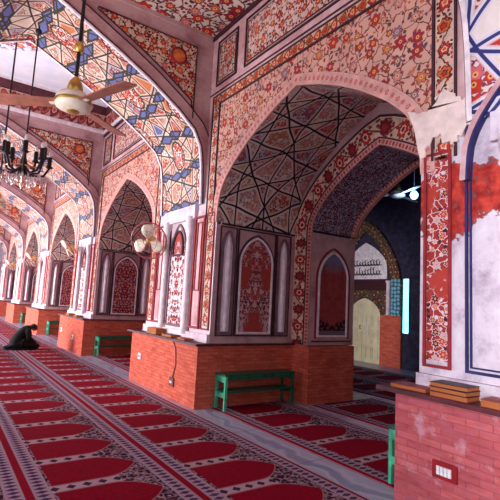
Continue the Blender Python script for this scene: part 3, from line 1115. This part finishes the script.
# courtyard side: piers and arches, daylight between them
lw = root('wall_left', kind='structure')
lp = Pl((LX, YC, 0), (0, 1, 0), (1, 0, 0))
b = one('plaster_white')
above(b, lp, A1, ZC)
above(b, Pl((LX - 0.7, YC, 0), (0, 1, 0), (-1, 0, 0)), A1, ZC)
b.grid([[Vector((LX, YC + a, z)) for a, z in A1], [Vector((LX - 0.7, YC + a, z)) for a, z in A1]])
b.box((LX - 0.7, YC + HW, 0), (LX, YC + P - HW, ZC), 'z')
b.build('arch_face', lw)
for k in KS:
    if k:
        place(lw, k)

# ------------------------------------------------------------------ ceilings
c = one('ceiling_floral')
c.face([(LX - 0.7, -5.0, ZC), (XB, -5.0, ZC), (XB, T0 + 0.02, ZC), (LX - 0.7, T0 + 0.02, ZC)])
c.build('ceiling', kind='structure')
drum = root('ceiling', kind='structure')
d0, d1, dz = T1, T0 + P, 7.05
b = one('ceiling_pale')
b.face([(LX - 0.1, d0 - 0.1, dz), (XB + 0.1, d0 - 0.1, dz), (XB + 0.1, d1 + 0.1, dz), (LX - 0.1, d1 + 0.1, dz)])
b.build('ceiling_field', drum)
b = one('cusps')
for q in (((LX, d0), (XB, d0)), ((LX, d1), (XB, d1)), ((LX, d0), (LX, d1)), ((XB, d0), (XB, d1))):
    (xa_, ya_), (xb_, yb_) = q
    w = math.hypot(xb_ - xa_, yb_ - ya_)
    b.face([(xa_, ya_, ZC + 0.1), (xb_, yb_, ZC + 0.1), (xb_, yb_, ZC + 0.58), (xa_, ya_, ZC + 0.58)], [(0, 0), (w, 0), (w, 0.48), (0, 0.48)])
b.build('cusped_cornice', drum)
b = one('coping')
for (x0_, y0_), (x1_, y1_) in (((LX, d0), (XB, d0 + 0.03)), ((LX, d1 - 0.03), (XB, d1)), ((LX, d0), (LX + 0.03, d1)), ((XB - 0.03, d0), (XB, d1))):
    b.box((x0_, y0_, ZC + 0.58), (x1_, y1_, dz - 0.06))
b.build('red_frieze', drum)
b = one('moulding_white')
for z0, z1, t_ in ((ZC + 0.0, ZC + 0.1, 0.05), (dz - 0.06, dz, 0.05)):
    b.box((LX, d1 - t_, z0), (XB, d1, z1))
    b.box((LX, d0, z0), (XB, d0 + t_, z1))
    b.box((XB - t_, d0 + t_, z0), (XB, d1 - t_, z1))
    b.box((LX, d0 + t_, z0), (LX + t_, d1 - t_, z1))
b.build('white_ledge', drum)
for k in range(1, 5):
    place(drum, k)
c = one('plaster_white')
c.face([(LX - 0.7, 35.5, 0), (11, 35.5, 0), (11, 35.5, 7.2), (LX - 0.7, 35.5, 7.2)])
c.build('wall_end', kind='structure')

# ------------------------------------------------------------------ back aisle and the far wall with its niche door
QX = 10.94
q = Pl((QX, 9.4, 0), (0, 1, 0), (-1, 0, 0))
wq = root('wall_back', kind='structure')
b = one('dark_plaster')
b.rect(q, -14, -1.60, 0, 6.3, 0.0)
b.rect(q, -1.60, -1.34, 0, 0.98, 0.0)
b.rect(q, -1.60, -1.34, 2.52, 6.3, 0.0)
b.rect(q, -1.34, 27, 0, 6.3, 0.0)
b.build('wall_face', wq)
QA = arch(1.0, 1.9, 4.02, arch_h, 18, legs=1.45)
b = one('dark_ornament')
o1 = ring(b, q, QA, 0.12, 0.0, 0.04)
o2 = ring(b, q, offset(QA, 0.19), 0.10, 0.0, 0.07)
ring(b, q, offset(QA, 0.30), 0.04, 0.0, 0.08)
b.build('niche_arch', wq)
b = one('ochre_band')
ring(b, q, offset(QA, 0.12), 0.07, 0.0, 0.055)
b.bar(q, -0.85, 0.95, 2.18, 2.48, 0.0, 0.05)
b.build('niche_border', wq)
b = one('dark_ornament')
above(b, q, [(-0.95, 1.4)] + arch(0.62, 1.4, 1.97, point_h, 10) + [(0.95, 1.4)], 2.18, 0.03)
b.build('door_spandrel', wq)
b = one('moulding_white')
pts = arch(0.82, 2.72, 3.66, arch_h, 12, legs=2.52)
for (a, z), (c_, y) in zip(pts, pts[1:]):
    b.face([q(0, 2.521, 0.03), q(a, z, 0.03), q(c_, y, 0.03)])
b.build('tympanum', wq)
b = one('black')
rr_ = random.Random(3)
for row, z in ((0, 3.0), (1, 2.72)):
    b.bar(q, -0.62, 0.62, z - 0.07, z - 0.045, 0.03, 0.04)
    x = -0.55
    while x < 0.55:
        hgt = rr_.choice((0.05, 0.1, 0.16))
        b.tube([q(x, z - 0.03, 0.036), q(x + 0.02, z - 0.03 + hgt, 0.036), q(x - 0.02, z + hgt, 0.036)], 0.018, 4)
        b.tube([q(x + 0.02, z - 0.03, 0.036), q(x + 0.055, z - 0.055 - rr_.random() * 0.03, 0.036), q(x + 0.10, z - 0.02, 0.036)], 0.02, 4)
        if rr_.random() < 0.6:
            b.sphere(q(x + 0.05, z + 0.05 + rr_.random() * 0.06, 0.036), 0.014, 6, 4)
        x += 0.11
b.build('calligraphy', wq)
for a0, a1 in ((-1.34, -0.62), (0.62, 1.3)):
    b = one('brick')
    b.bar(q, a0, a1, 0, 1.45, 0.0, 0.06)
    b.build('brick_base', wq)
b = one('tile_blue')
b.rect(q, -1.33, -1.02, 1.46, 2.5, 0.09)
b.build('tile_screen', wq)
b = one('plaster_white')
b.lathe([(0.07, 0), (0.07, 0.9), (0.10, 1.0)], q(-0.93, 1.46, 0.08), seg=10)
b.build('niche_column', wq)
door = root('door_1', q(0, 0, 0.0), kind='structure')
dp = Pl((0, 0, 0), (0, 1, 0), (-1, 0, 0))
for s_ in (-1, 1):
    b = one('door_cream')
    half = [p for p in arch(0.60, 1.42, 1.94, point_h, 10) if p[0] * s_ >= -1e-6]
    half = [(0.0, 1.94)] + [p for p in sorted(half, key=lambda p: abs(p[0])) if abs(p[0]) > 1e-6]
    b.bar(dp, *(sorted((0.004 * s_, 0.60 * s_))), 0.01, 1.42, 0.0, 0.03)
    for (a, z), (c_, y) in zip(half, half[1:]):
        b.face([dp(a, 1.42, 0.03), dp(c_, 1.42, 0.03), dp(c_, y, 0.03), dp(a, z, 0.03)])
    for z0, z1 in ((0.12, 0.5), (0.58, 1.0), (1.08, 1.4)):
        b.frame(dp, *(sorted((0.07 * s_, 0.28 * s_))), z0, z1, 0.025, 0.03, 0.05)
        b.frame(dp, *(sorted((0.33 * s_, 0.54 * s_))), z0, z1, 0.025, 0.03, 0.05)
    b.build('door_leaf', door)
b = one('black')
b.tube([dp(0.12, 1.0, 0.05), dp(0.12, 1.0, 0.09), dp(0.12, 1.1, 0.09), dp(0.12, 1.1, 0.05)], 0.012, 6)
b.build('door_handle', door)
b = one('moulding_white')
b.bar(dp, -0.17, -0.13, 0.8, 1.15, 0.03, 0.06)
b.build('bolt_rail', door)
win = root('window_1', q(-1.47, 0, 0), kind='structure')
b = one('window_glow')
b.rect(dp, -0.10, 0.10, 1.0, 2.5, 0.0)
b.build('pane', win)
b = one('dark_plaster')
b.frame(dp, -0.13, 0.13, 0.95, 2.55, 0.03, -0.02, 0.03)
b.build('window_frame', win)
c = one('dark_plaster')
c.face([(XR, -9, 6.2), (QX + 0.3, -9, 6.2), (QX + 0.3, 36, 6.2), (XR, 36, 6.2)])
c.face([(XB, -9, ZC + 0.12), (XR + 0.05, -9, ZC + 0.12), (XR + 0.05, 36, ZC + 0.12), (XB, 36, ZC + 0.12)])
c.build('ceiling', kind='structure')
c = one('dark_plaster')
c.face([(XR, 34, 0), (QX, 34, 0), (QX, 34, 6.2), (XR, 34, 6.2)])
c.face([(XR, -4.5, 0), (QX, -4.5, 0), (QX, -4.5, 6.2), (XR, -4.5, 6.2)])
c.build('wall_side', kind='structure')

# ------------------------------------------------------------------ carpets
CL = ['red prayer carpet row at the left edge of the hall, mostly cut off', 'red prayer carpet row in the middle of the hall floor',
      'red prayer carpet row beside the brick plinths']
NC = 0


def carpet(x0, w, y0, y1, mat, label, group):
    r = one(mat)
    n = 12
    k = 1.2 / w
    ys = [y0 + (y1 - y0) * i / n for i in range(n + 1)]
    top = 0.012
    for i in range(n):
        a, c_ = ys[i], ys[i + 1]
        r.face([(0, a, top), (w, a, top), (w, c_, top), (0, c_, top)], [(0, a), (1.2, a), (1.2, c_), (0, c_)])
    for xx, uu in ((0, 0.0), (w, 1.2)):
        r.face([(xx, y0, 0), (xx, y1, 0), (xx, y1, top), (xx, y0, top)], [(uu, y0), (uu, y1), (uu, y1), (uu, y0)])
    for yy in (y0, y1):
        r.face([(0, yy, 0), (w, yy, 0), (w, yy, top), (0, yy, top)], [(0.001, yy), (0.002, yy), (0.002, yy), (0.001, yy)])
    o = r.build('prayer_carpet')
    o.location = (x0, 0, 0.001)
    o['label'] = label
    o['category'] = 'carpet'
    o['group'] = group
    return o


GH = 'long prayer carpets along the hall'
carpet(-0.41, 1.2, -3.0, 32.0, 'prayer_carpet', 'long red prayer carpet at the left edge of the hall floor, mostly cut off', GH)
carpet(0.79, 1.2, -3.0, 32.0, 'prayer_carpet', 'long red prayer carpet down the middle of the hall, second row from the plinths', GH)
carpet(1.99, 1.2, -3.0, 32.0, 'prayer_carpet', 'long red prayer carpet next to the brick plinths, where the person kneels', GH)
GB = 'prayer carpets inside the side arches'
WH = ['the large nearest arch', 'the second arch', 'the third arch', 'the fourth arch']
for k in range(0, 3):
    y0, y1 = 2.53 + k * P, 5.99 + k * P
    carpet(3.62, 1.33, y0, y1, 'prayer_carpet', 'dark red prayer carpet under %s, by the green bench' % WH[k], GB)
    if k == 0:
        carpet(5.24, 1.43, 2.98, 5.55, 'prayer_carpet', 'shaded prayer carpet beyond the inner arch, behind the grey marble strip', GB)
        carpet(6.95, 1.45, y0 - 2, y1 + 6, 'prayer_carpet', 'dim carpet on the floor of the back aisle, before the cream door', 'carpets in the back aisle')
        carpet(8.5, 1.45, y0 - 2, y1 + 6, 'prayer_carpet', 'very dark carpet at the foot of the cream arched door', 'carpets in the back aisle')


# ------------------------------------------------------------------ green two-tier benches
def bench():
    r = root('bench')
    L, D, H = 1.28, 0.29, 0.52
    b = one('green')
    b.box((-0.03, 0, H - 0.03), (L + 0.03, D, H))
    b.build('top_board', r, bevel=0.004)
    b = one('green')
    b.box((0, 0.01, 0.25), (L, D - 0.01, 0.275))
    b.build('lower_shelf', r, bevel=0.004)
    for y in (0.0, D - 0.018):
        b = one('green')
        b.box((0.03, y, H - 0.085), (L - 0.03, y + 0.018, H - 0.031))
        b.build('apron', r)
    for x in (0.0, L):
        for y in (0.0, D - 0.035):
            b = one('green_light' if x == 0 else 'green')
            b.box((x - 0.02, y, 0), (x + 0.02, y + 0.035, H - 0.031))
            b.build('leg', r, bevel=0.003)
        b = one('green_light' if x == 0 else 'green')
        b.box((x - 0.018, 0.035, H - 0.12), (x + 0.018, D - 0.035, H - 0.031))
        b.build('end_rail', r)
        b = one('green_light' if x == 0 else 'green')
        b.box((x - 0.018, 0.035, 0.18), (x + 0.018, D - 0.035, 0.25))
        b.build('end_rail', r)
    return r


b0 = bench()
GN = 'green benches beside the plinths'
for i, (x, y, lab) in enumerate((
        (3.66, 5.70, 'green two-tier wooden bench against the brick under the large near arch'),
        (3.66, 2.52, 'green bench mostly hidden behind the near plinth, only its pale end showing'),
        (3.66, 5.70 + P, 'green bench in the second arch, beyond the plinth with books'),
        (3.66, 5.70 + 2 * P, 'small distant green bench just right of the kneeling person'),
        (3.66, 5.70 + 3 * P, 'farthest tiny green bench, above the back of the kneeling person'))):
    o = b0 if i == 0 else copy_tree(b0)
    o.location = (x, y, 0.014)
    if 'against the brick' not in lab:
        o.location.z = 0.014
    o['label'], o['category'], o['group'] = lab, 'bench', GN


# ------------------------------------------------------------------ books on the plinths
def book(loc, size, rz, cover, label, group, tilt=0.0):
    w, d, h = size            # w along Y, d along X
    r = root('book', loc, rz, label, 'book', group)
    t_ = 0.004
    b = one(cover)
    b.box((-d / 2, -w / 2, 0), (d / 2, w / 2, t_))
    b.box((-d / 2, -w / 2, h - t_), (d / 2, w / 2, h))
    b.box((d / 2 - t_, -w / 2, t_), (d / 2, w / 2, h - t_))
    b.build('cover', r)
    b = one('pages')
    b.box((-d / 2 + 0.006, -w / 2 + 0.006, t_), (d / 2 - t_, w / 2 - 0.006, h - t_))
    b.build('page_block', r)
    return r


ZP = 0.951
BG = 'books on the near plinth'
z = ZP
book((3.44, 2.40, ZP), (0.34, 0.22, 0.032), 0.05, 'book_red', 'flat maroon book lying apart at the left end of the near plinth', BG)
z = ZP
for i, (h, cv, rz, lab) in enumerate(((0.038, 'book_red', 0.03, 'bottom brown book of the near plinth stack'), (0.036, 'book_dark', -0.02, 'middle dark-edged book of the near plinth stack'),
                                      (0.034, 'book_dark', 0.04, 'dark-topped book on top of the near plinth stack'))):
    book((3.42, 2.02, z), (0.31, 0.23, h), rz, cv, lab, BG)
    z += h + 0.001
book((3.42, 1.60, ZP), (0.34, 0.23, 0.055), 0.06, 'book_red', 'thick orange-edged book at the right picture edge on the near plinth', BG)
BM = 'books on the middle plinth'
z = ZP
for h, cv, lab in ((0.06, 'brown_box', 'lower brown book of the pair on the middle plinth'), (0.05, 'book_orange', 'upper orange book of the pair on the middle plinth')):
    book((3.41, 7.78, z), (0.42, 0.20, h), 0.0, cv, lab, BM)
    z += h + 0.001
book((3.42, 7.17, ZP), (0.34, 0.20, 0.045), 0.05, 'book_dark', 'dark flat book right of the brown pair on the middle plinth', BM)
book((3.43, 6.65, ZP), (0.3, 0.18, 0.03), -0.04, 'book_red', 'thin maroon book nearest the corner of the middle plinth', BM)
BF = 'books on the far plinths'
book((3.42, 7.9 + P, ZP), (0.4, 0.2, 0.06), 0.0, 'book_dark', 'small dark book on the plinth just right of the kneeling person', BF)
book((3.42, 7.0 + P, ZP), (0.34, 0.2, 0.05), 0.0, 'book_orange', 'small orange book on the plinth just right of the kneeling person', BF)


# ------------------------------------------------------------------ switch plates and cable
def plate(y, z, w, h, label, base, keys, n, name='socket_plate', cat='socket'):
    r = root(name, (px0, y, z), 0.0, label, cat, 'electric plates on the plinths')
    b = one(base)
    p = Pl((0, 0, 0), (0, 1, 0), (-1, 0, 0))
    b.bar(p, -w / 2, w / 2, -h / 2, h / 2, 0.0, 0.02)
    b.build('plate', r)
    for i in range(n):
        for j in (0, 1) if n > 2 else (0,):
            b = one(keys)
            c = (i - (n - 1) / 2) * w * 0.62 / n
            zc = (j - 0.5) * h * 0.26 if n > 2 else 0
            b.bar(p, c - w * 0.23 / n, c + w * 0.23 / n, zc - h * 0.12, zc + h * 0.12, 0.02, 0.032)
            b.build('switch', r)
            if n > 2:
                b.mats[0] = M['socket_blue']
    return r


plate(2.04, 0.415, 0.20, 0.125, 'dark red switch board with white switches on the near plinth', 'socket_red', 'white_plastic', 4, 'switch_board', 'switch')
plate(8.24, 0.50, 0.13, 0.11, 'small pale socket at the left of the middle plinth', 'moulding_white', 'socket_red', 1)
plate(6.80, 0.27, 0.16, 0.14, 'brown and white socket under the cable on the middle plinth', 'brown_box', 'white_plastic', 1)
plate(14.6, 0.50, 0.15, 0.13, 'left one of two tiny sockets on the plinth by the person', 'moulding_white', 'socket_red', 1)
plate(13.2, 0.40, 0.15, 0.13, 'right one of two tiny sockets on the plinth by the person', 'moulding_white', 'socket_red', 1)
b = one('wire')
b.tube([(px0 - 0.012, 6.86, 0.918), (px0 - 0.012, 6.74, 0.8), (px0 - 0.012, 6.70, 0.55), (px0 - 0.012, 6.78, 0.345)], 0.011, 6)
o = b.build('cable')
o['label'], o['category'] = 'thin cable running down the middle plinth to its socket', 'cable'


# ------------------------------------------------------------------ fans
def blade_mb(L, w0, w1, mat, r0=0.10, tilt=0.22, drop=0.0):
    b = one(mat)
    rows = []
    n = 8
    for side in (0.006, -0.006):
        for i in range(n + 1):
            f = i / n
            r = r0 + (L - r0) * f
            w = (w0 + (w1 - w0) * f) * (1.0 if f < 0.93 else 0.8) / 2
            rows.append([Vector((r, s_ * w, side + math.tan(tilt) * s_ * w - drop * f)) for s_ in (-1, -0.4, 0.4, 1)])
    b.grid(rows[:n + 1])
    b.grid(rows[n + 1:])
    b.grid([[r_[0] for r_ in rows[:n + 1]], [r_[0] for r_ in rows[n + 1:]]])
    b.grid([[r_[-1] for r_ in rows[:n + 1]], [r_[-1] for r_ in rows[n + 1:]]])
    b.grid([rows[n], rows[-1]])
    b.grid([rows[0], rows[n + 1]])
    b.mat('cream')
    b.box((0.06, -0.02, -0.012), (r0 + 0.06, 0.02, -0.002))
    return b


def ceiling_fan(loc, ztop, angs, L, label, group, bm='fan_blade'):
    r = root('ceiling_fan', loc, 0, label, 'fan', group)
    h = ztop - loc[2]
    b = one('black')
    b.tube([(0, 0, 0.12), (0, 0, h)], 0.017, 8)
    b.build('downrod', r)
    b = one('brass')
    b.sphere((0, 0, 0.56), 0.045, 12, 8, (1, 1, 1.25))
    b.build('rod_joint', r)
    b = one('brass')
    b.lathe([(0.02, 0.26), (0.06, 0.2), (0.075, 0.12), (0.05, 0.09)], seg=14)
    b.build('canopy', r)
    b = one('cream')
    b.lathe([(0.05, 0.10), (0.13, 0.085), (0.16, 0.05), (0.17, 0.0), (0.155, -0.045), (0.09, -0.075), (0.0, -0.08)], seg=24)
    b.mat('brass')
    b.lathe([(0.170, 0.015), (0.174, 0.0), (0.170, -0.015)], seg=24)
    b.lathe([(0.06, -0.078), (0.05, -0.09), (0.0, -0.092)], seg=14)
    b.build('motor_housing', r)
    for a in angs:
        o = blade_mb(L, 0.12, 0.17, bm, 0.16, 0.2).build('blade', r)
        o.rotation_euler = (0, 0, math.radians(a))
    return r


ceiling_fan((0.88, 4.29, 3.36), ZC, (147, 39, -70), 0.80, 'tan-bladed ceiling fan on a black rod, large at the upper left', 'ceiling fans over the hall')
ceiling_fan((0.88, 4.29 + P, 3.36), 7.05, (160, 75, -45), 0.70, 'second ceiling fan, only its thin black rod in view left of the chandelier rod', 'ceiling fans over the hall')
ceiling_fan((8.4, 6.35, 4.22), 6.2, (128, 8, 248), 0.85, 'pale ceiling fan in the dark back aisle near the blue bulb', 'ceiling fans in the back aisle', 'cream')


def wall_fan(loc, nrm, label, R=0.24):
    """fan on a bracket: guard, blades, motor; loc is on the pier face"""
    r = root('wall_fan', loc, 0, label, 'fan', 'wall fans on the piers')
    n_ = Vector(nrm).normalized()
    c = Vector((-0.40, 0.0, 0.0))
    b = one('motor_yellow')
    b.bar(Pl((0, 0, 0), (0, 1, 0), (-1, 0, 0)), -0.05, 0.05, -0.16, 0.05, 0.0, 0.03)
    b.tube([(-0.03, 0, -0.10), (-0.15, 0, -0.10), c - n_ * 0.16], [0.03, 0.028, 0.025], 8)
    b.build('bracket', r)
    b = one('motor_yellow')
    b.lathe([(0.0, -0.20), (0.06, -0.19), (0.085, -0.14), (0.085, -0.07), (0.06, -0.04), (0.02, -0.02), (0.02, 0.01), (0.04, 0.02), (0.0, 0.05)], c, n_, 16)
    b.build('motor', r)
    up = Vector((0, 0, 1))
    e1 = n_.cross(up).normalized()
    e2 = n_.cross(e1)
    b = one('wire')
    def circ(rad, h, seg=28):
        return [c + n_ * h + (e1 * math.cos(2 * PI * k / seg) + e2 * math.sin(2 * PI * k / seg)) * rad for k in range(seg + 1)]
    b.tube(circ(R, 0.0), 0.014, 5)
    b.tube(circ(R * 0.55, 0.075), 0.003, 4)
    b.tube(circ(R * 0.2, 0.095), 0.006, 4)
    for k in range(16):
        a = 2 * PI * k / 16
        d = e1 * math.cos(a) + e2 * math.sin(a)
        b.tube([c + n_ * 0.095 + d * R * 0.2, c + n_ * 0.075 + d * R * 0.55, c + d * R, c - n_ * 0.05 + d * R * 0.75, c - n_ * 0.07 + d * 0.08], 0.0022, 3, False)
    b.build('guard', r)
    for k in range(3):
        a = 2 * PI * k / 3 + 0.5
        b = one('cream')
        rows = []
        for i in range(7):
            f = i / 6
            rad = 0.035 + (R * 0.9 - 0.035) * f
            wd = (0.35 + 0.62 * math.sin(PI * min(1, f * 0.9 + 0.1)))
            row = []
            for j in range(5):
                aa = a + (j / 4 - 0.5) * wd * 1.35
                row.append(c + (e1 * math.cos(aa) + e2 * math.sin(aa)) * rad + n_ * (0.02 + (j / 4 - 0.5) * 0.05))
            rows.append(row)
        b.grid(rows)
        ob = b.build('blade', r)
        md = ob.modifiers.new('thickness', 'SOLIDIFY')
        md.thickness = 0.004
    return r


wall_fan((XB, 7.84, 2.64), (-0.66, -0.66, -0.30), 'white-bladed wall fan facing out on the middle pier, biggest of the wall fans', 0.34)
for k, lab in ((1, 'tilted wall fan on the second pier, above the green bench'), (2, 'small tilted wall fan on the third pier'), (3, 'tiny wall fan at the left picture edge, on the fourth pier')):
    wall_fan((XB, 7.86 + k * P, 2.90), (-0.80, -0.02, -0.60), lab, 0.34)


# ------------------------------------------------------------------ chandelier
def chandelier(loc, ztop, label):
    r = root('chandelier', loc, 0, label, 'chandelier')
    b = one('black')
    b.tube([(0, 0, 0.35), (0, 0, ztop - loc[2])], 0.012, 6)
    b.sphere((0, 0, ztop - loc[2] - 0.10), 0.05, 10, 6)
    b.build('chain', r)
    b = one('black')
    b.lathe([(0.0, -0.12), (0.03, -0.10), (0.05, -0.03), (0.025, 0.03), (0.06, 0.10), (0.03, 0.2), (0.02, 0.36), (0.0, 0.4)], seg=12)
    b.build('stem', r)
    n = 10
    for k in range(n):
        a = 2 * PI * k / n + 0.2
        ca, sa = math.cos(a), math.sin(a)
        big = k % 2 == 0
        R = 0.38 if big else 0.28
        z0 = 0.16 if big else 0.24
        arm = one('black')
        arm.tube([(0.03 * ca, 0.03 * sa, 0.05), (R * 0.4 * ca, R * 0.4 * sa, -0.06), (R * 0.8 * ca, R * 0.8 * sa, -0.03), (R * ca, R * sa, z0 - 0.05)], 0.018, 6)
        arm.lathe([(0.0, z0 - 0.06), (0.05, z0 - 0.04), (0.055, z0 - 0.02), (0.03, z0 - 0.02)], (R * ca, R * sa, 0), seg=10)
        ao = arm.build('arm', r)
        cd = one('black')
        cd.lathe([(0.034, z0 - 0.02), (0.034, z0 + 0.13), (0.02, z0 + 0.14)], (R * ca, R * sa, 0), seg=8)
        cd.build('candle', ao)
        bl = one('bulb_glass')
        bl.lathe([(0.012, z0 + 0.14), (0.030, z0 + 0.17), (0.022, z0 + 0.21), (0.0, z0 + 0.24)], (R * ca, R * sa, 0), seg=8)
        bl.build('bulb', ao)
        for q_ in range(4):
            cr = one('crystal')
            rr = R * (0.3 + 0.22 * q_)
            zz = -0.10 - 0.05 * math.sin(q_)
            cr.lathe([(0.0, 0.06), (0.024, 0.0), (0.0, -0.06)], (rr * ca, rr * sa, zz - 0.03), seg=6)
            cr.build('crystal_drop', r)
    b = one('brass')
    pts = [(0.24 * math.cos(2 * PI * k / 24), 0.24 * math.sin(2 * PI * k / 24), 0.02) for k in range(25)]
    b.tube(pts, 0.010, 5)
    b.lathe([(0.0, -0.2), (0.03, -0.17), (0.0, -0.12)], seg=8)
    b.build('ring', r)
    return r


chandelier((0.90, 7.4, 3.40), 5.72, 'black candle chandelier with crystal drops hanging at the upper left')

# ------------------------------------------------------------------ blue bulb in the back aisle
r = root('pendant_bulb', (8.4, 5.92, 4.14), 0, 'glowing blue-white bulb hanging by the near pier, in the dark back aisle', 'lamp')
b = one('white_plastic')
b.tube([(0, 0, 0.16), (0, 0, 2.05)], 0.008, 6)
b.build('cord', r)
b = one('brass')
b.lathe([(0.02, 0.2), (0.035, 0.18), (0.035, 0.09)], seg=10)
b.build('lamp_holder', r)
b = one('lamp_glow')
b.sphere((0, 0, 0), 0.085, 14, 10, (1, 1, 1.1))
b.build('bulb', r)
ld = bpy.data.lights.new('bulb_light', 'POINT')
ld.energy = 16
ld.color = (0.30, 0.45, 1.0)
ld.shadow_soft_size = 0.12
lo = bpy.data.objects.new('bulb_light', ld)
COL.objects.link(lo)
lo.location = (8.25, 5.92, 4.10)


# ------------------------------------------------------------------ kneeling person
def skin_body(name, chains, mat, parent, sub=2):
    vs, es, rs = [], [], []
    key = {}
    for ch in chains:
        prev = None
        for p, rad in ch:
            kk = tuple(round(c, 4) for c in p)
            if kk not in key:
                key[kk] = len(vs)
                vs.append(p)
                rs.append(rad if isinstance(rad, tuple) else (rad, rad))
            i = key[kk]
            if prev is not None and prev != i:
                es.append((prev, i))
            prev = i
    me = bpy.data.meshes.new(name)
    me.from_pydata(vs, es, [])
    me.materials.append(M[mat])
    o = bpy.data.objects.new(name, me)
    COL.objects.link(o)
    o.parent = parent
    sk = o.modifiers.new('skin', 'SKIN')
    for i, q_ in enumerate(rs):
        me.skin_vertices[0].data[i].radius = q_
    me.skin_vertices[0].data[0].use_root = True
    sk.use_smooth_shade = True
    ss = o.modifiers.new('sub', 'SUBSURF')
    ss.levels = ss.render_levels = sub
    return o


pr = root('person', (2.05, 13.8, 0.014), 0, 'person in black clothes kneeling on the carpet, head bowed over the lap', 'person')
pel = (0.0, 0.0, 0.22)
body = [
    [(pel, 0.09), ((0.04, 0, 0.34), 0.085), ((0.13, 0, 0.46), 0.09), ((0.22, 0, 0.545), 0.075), ((0.275, 0, 0.575), 0.05), ((0.325, 0, 0.585), 0.075), ((0.385, 0, 0.56), 0.085), ((0.41, 0, 0.50), 0.06)],
]
for s_ in (-1, 1):
    body.append([(pel, 0.09), ((0.08, s_ * 0.12, 0.17), 0.06), ((0.40, s_ * 0.15, 0.11), 0.045), ((0.47, s_ * 0.15, 0.075), 0.035), ((0.36, s_ * 0.14, 0.05), 0.035), ((0.0, s_ * 0.12, 0.05), 0.03), ((-0.22, s_ * 0.11, 0.035), 0.022), ((-0.33, s_ * 0.11, 0.03), 0.022)])
    body.append([((0.22, 0, 0.545), 0.075), ((0.20, s_ * 0.19, 0.50), 0.04), ((0.22, s_ * 0.235, 0.32), 0.032), ((0.36, s_ * 0.155, 0.205), 0.028), ((0.43, s_ * 0.10, 0.185), 0.028), ((0.50, s_ * 0.07, 0.18), 0.02)])
skin_body('body', body, 'skin', pr)
# clothes: the same pose, fuller, open at neck, hands and feet
def limb(name, path, radii, sy=1.0):
    b = one('cloth_black')
    pts, rr = [], []
    for i in range(len(path) - 1):
        for f in (0.0, 0.25, 0.5, 0.75):
            pts.append(Vector(path[i]).lerp(Vector(path[i + 1]), f))
            rr.append(radii[i] + (radii[i + 1] - radii[i]) * f)
    pts.append(Vector(path[-1]))
    rr.append(radii[-1])
    b.tube(pts, rr, 14)
    b.v = [(x, y * sy, z) for x, y, z in b.v]
    o = b.build(name, pr)
    md = o.modifiers.new('smooth', 'SUBSURF')
    md.levels = md.render_levels = 1
    return o


limb('shirt', [(-0.06, 0, 0.07), (-0.04, 0, 0.20), (0.03, 0, 0.34), (0.12, 0, 0.46), (0.205, 0, 0.545), (0.265, 0, 0.575), (0.285, 0, 0.58)],
     [0.17, 0.185, 0.165, 0.155, 0.125, 0.08, 0.058], 1.25)
for s_ in (-1, 1):
    limb('sleeve', [(0.17, s_ * 0.09, 0.525), (0.20, s_ * 0.20, 0.485), (0.22, s_ * 0.235, 0.32), (0.36, s_ * 0.155, 0.205), (0.40, s_ * 0.125, 0.195)],
         [0.06, 0.085, 0.07, 0.055, 0.05])
for s_ in (-1, 1):
    legs_ = [[((-0.02, s_ * 0.07, 0.21), 0.15), ((0.10, s_ * 0.12, 0.17), 0.12), ((0.40, s_ * 0.15, 0.11), 0.10), ((0.53, s_ * 0.15, 0.075), 0.06)],
             [((-0.02, s_ * 0.07, 0.21), 0.15), ((-0.12, s_ * 0.11, 0.09), 0.085), ((-0.26, s_ * 0.11, 0.05), 0.045), ((-0.34, s_ * 0.11, 0.04), 0.035)]]
    skin_body('trouser_leg', legs_, 'cloth_black', pr)
b = one('cloth_black')
b.lathe([(0.0, 0.0), (0.30, 0.001), (0.27, 0.03), (0.18, 0.07), (0.0, 0.12)], (0.0, 0, 0), seg=24)
for i, (x_, y_, z_) in enumerate(b.v):
    b.v[i] = (x_ * (1.55 if x_ > 0 else 1.2), y_ * 0.95, z_)
b.build('robe_skirt', pr)
hd = Vector((0.352, 0, 0.575))
b = one('hair')
rows = []
for i in range(9):
    th = PI * 0.56 * i / 8
    rows.append([hd + Matrix.Rotation(0.42, 3, 'Y') @ Vector((0.108 * math.sin(th) * math.cos(2 * PI * j / 16) - 0.012, 0.098 * math.sin(th) * math.sin(2 * PI * j / 16), 0.112 * math.cos(th))) for j in range(16)])
b.grid(rows, closed=True)
b.build('hair', pr)
for s_ in (-1, 1):
    b = one('skin')
    b.sphere(hd + Vector((0.0, s_ * 0.088, -0.03)), 0.03, 8, 6, (0.7, 0.4, 1.1))
    b.build('ear', pr)
b = one('skin')
b.sphere(hd + Vector((0.098, 0, -0.045)), 0.02, 8, 6, (1.1, 0.7, 1.2))
b.build('nose', pr)
for s_ in (-1, 1):
    for i in range(5):
        fx, fy = 0.48 + (0.0 if i < 4 else -0.04), s_ * (0.045 + 0.018 * i)
        L = (0.055, 0.065, 0.07, 0.06, 0.045)[i]
        b = one('skin')
        b.tube([(fx, fy, 0.185), (fx + L * 0.6, fy, 0.183), (fx + L, fy - s_ * 0.004, 0.168)], [0.010, 0.009, 0.006], 6)
        b.build('finger', pr)
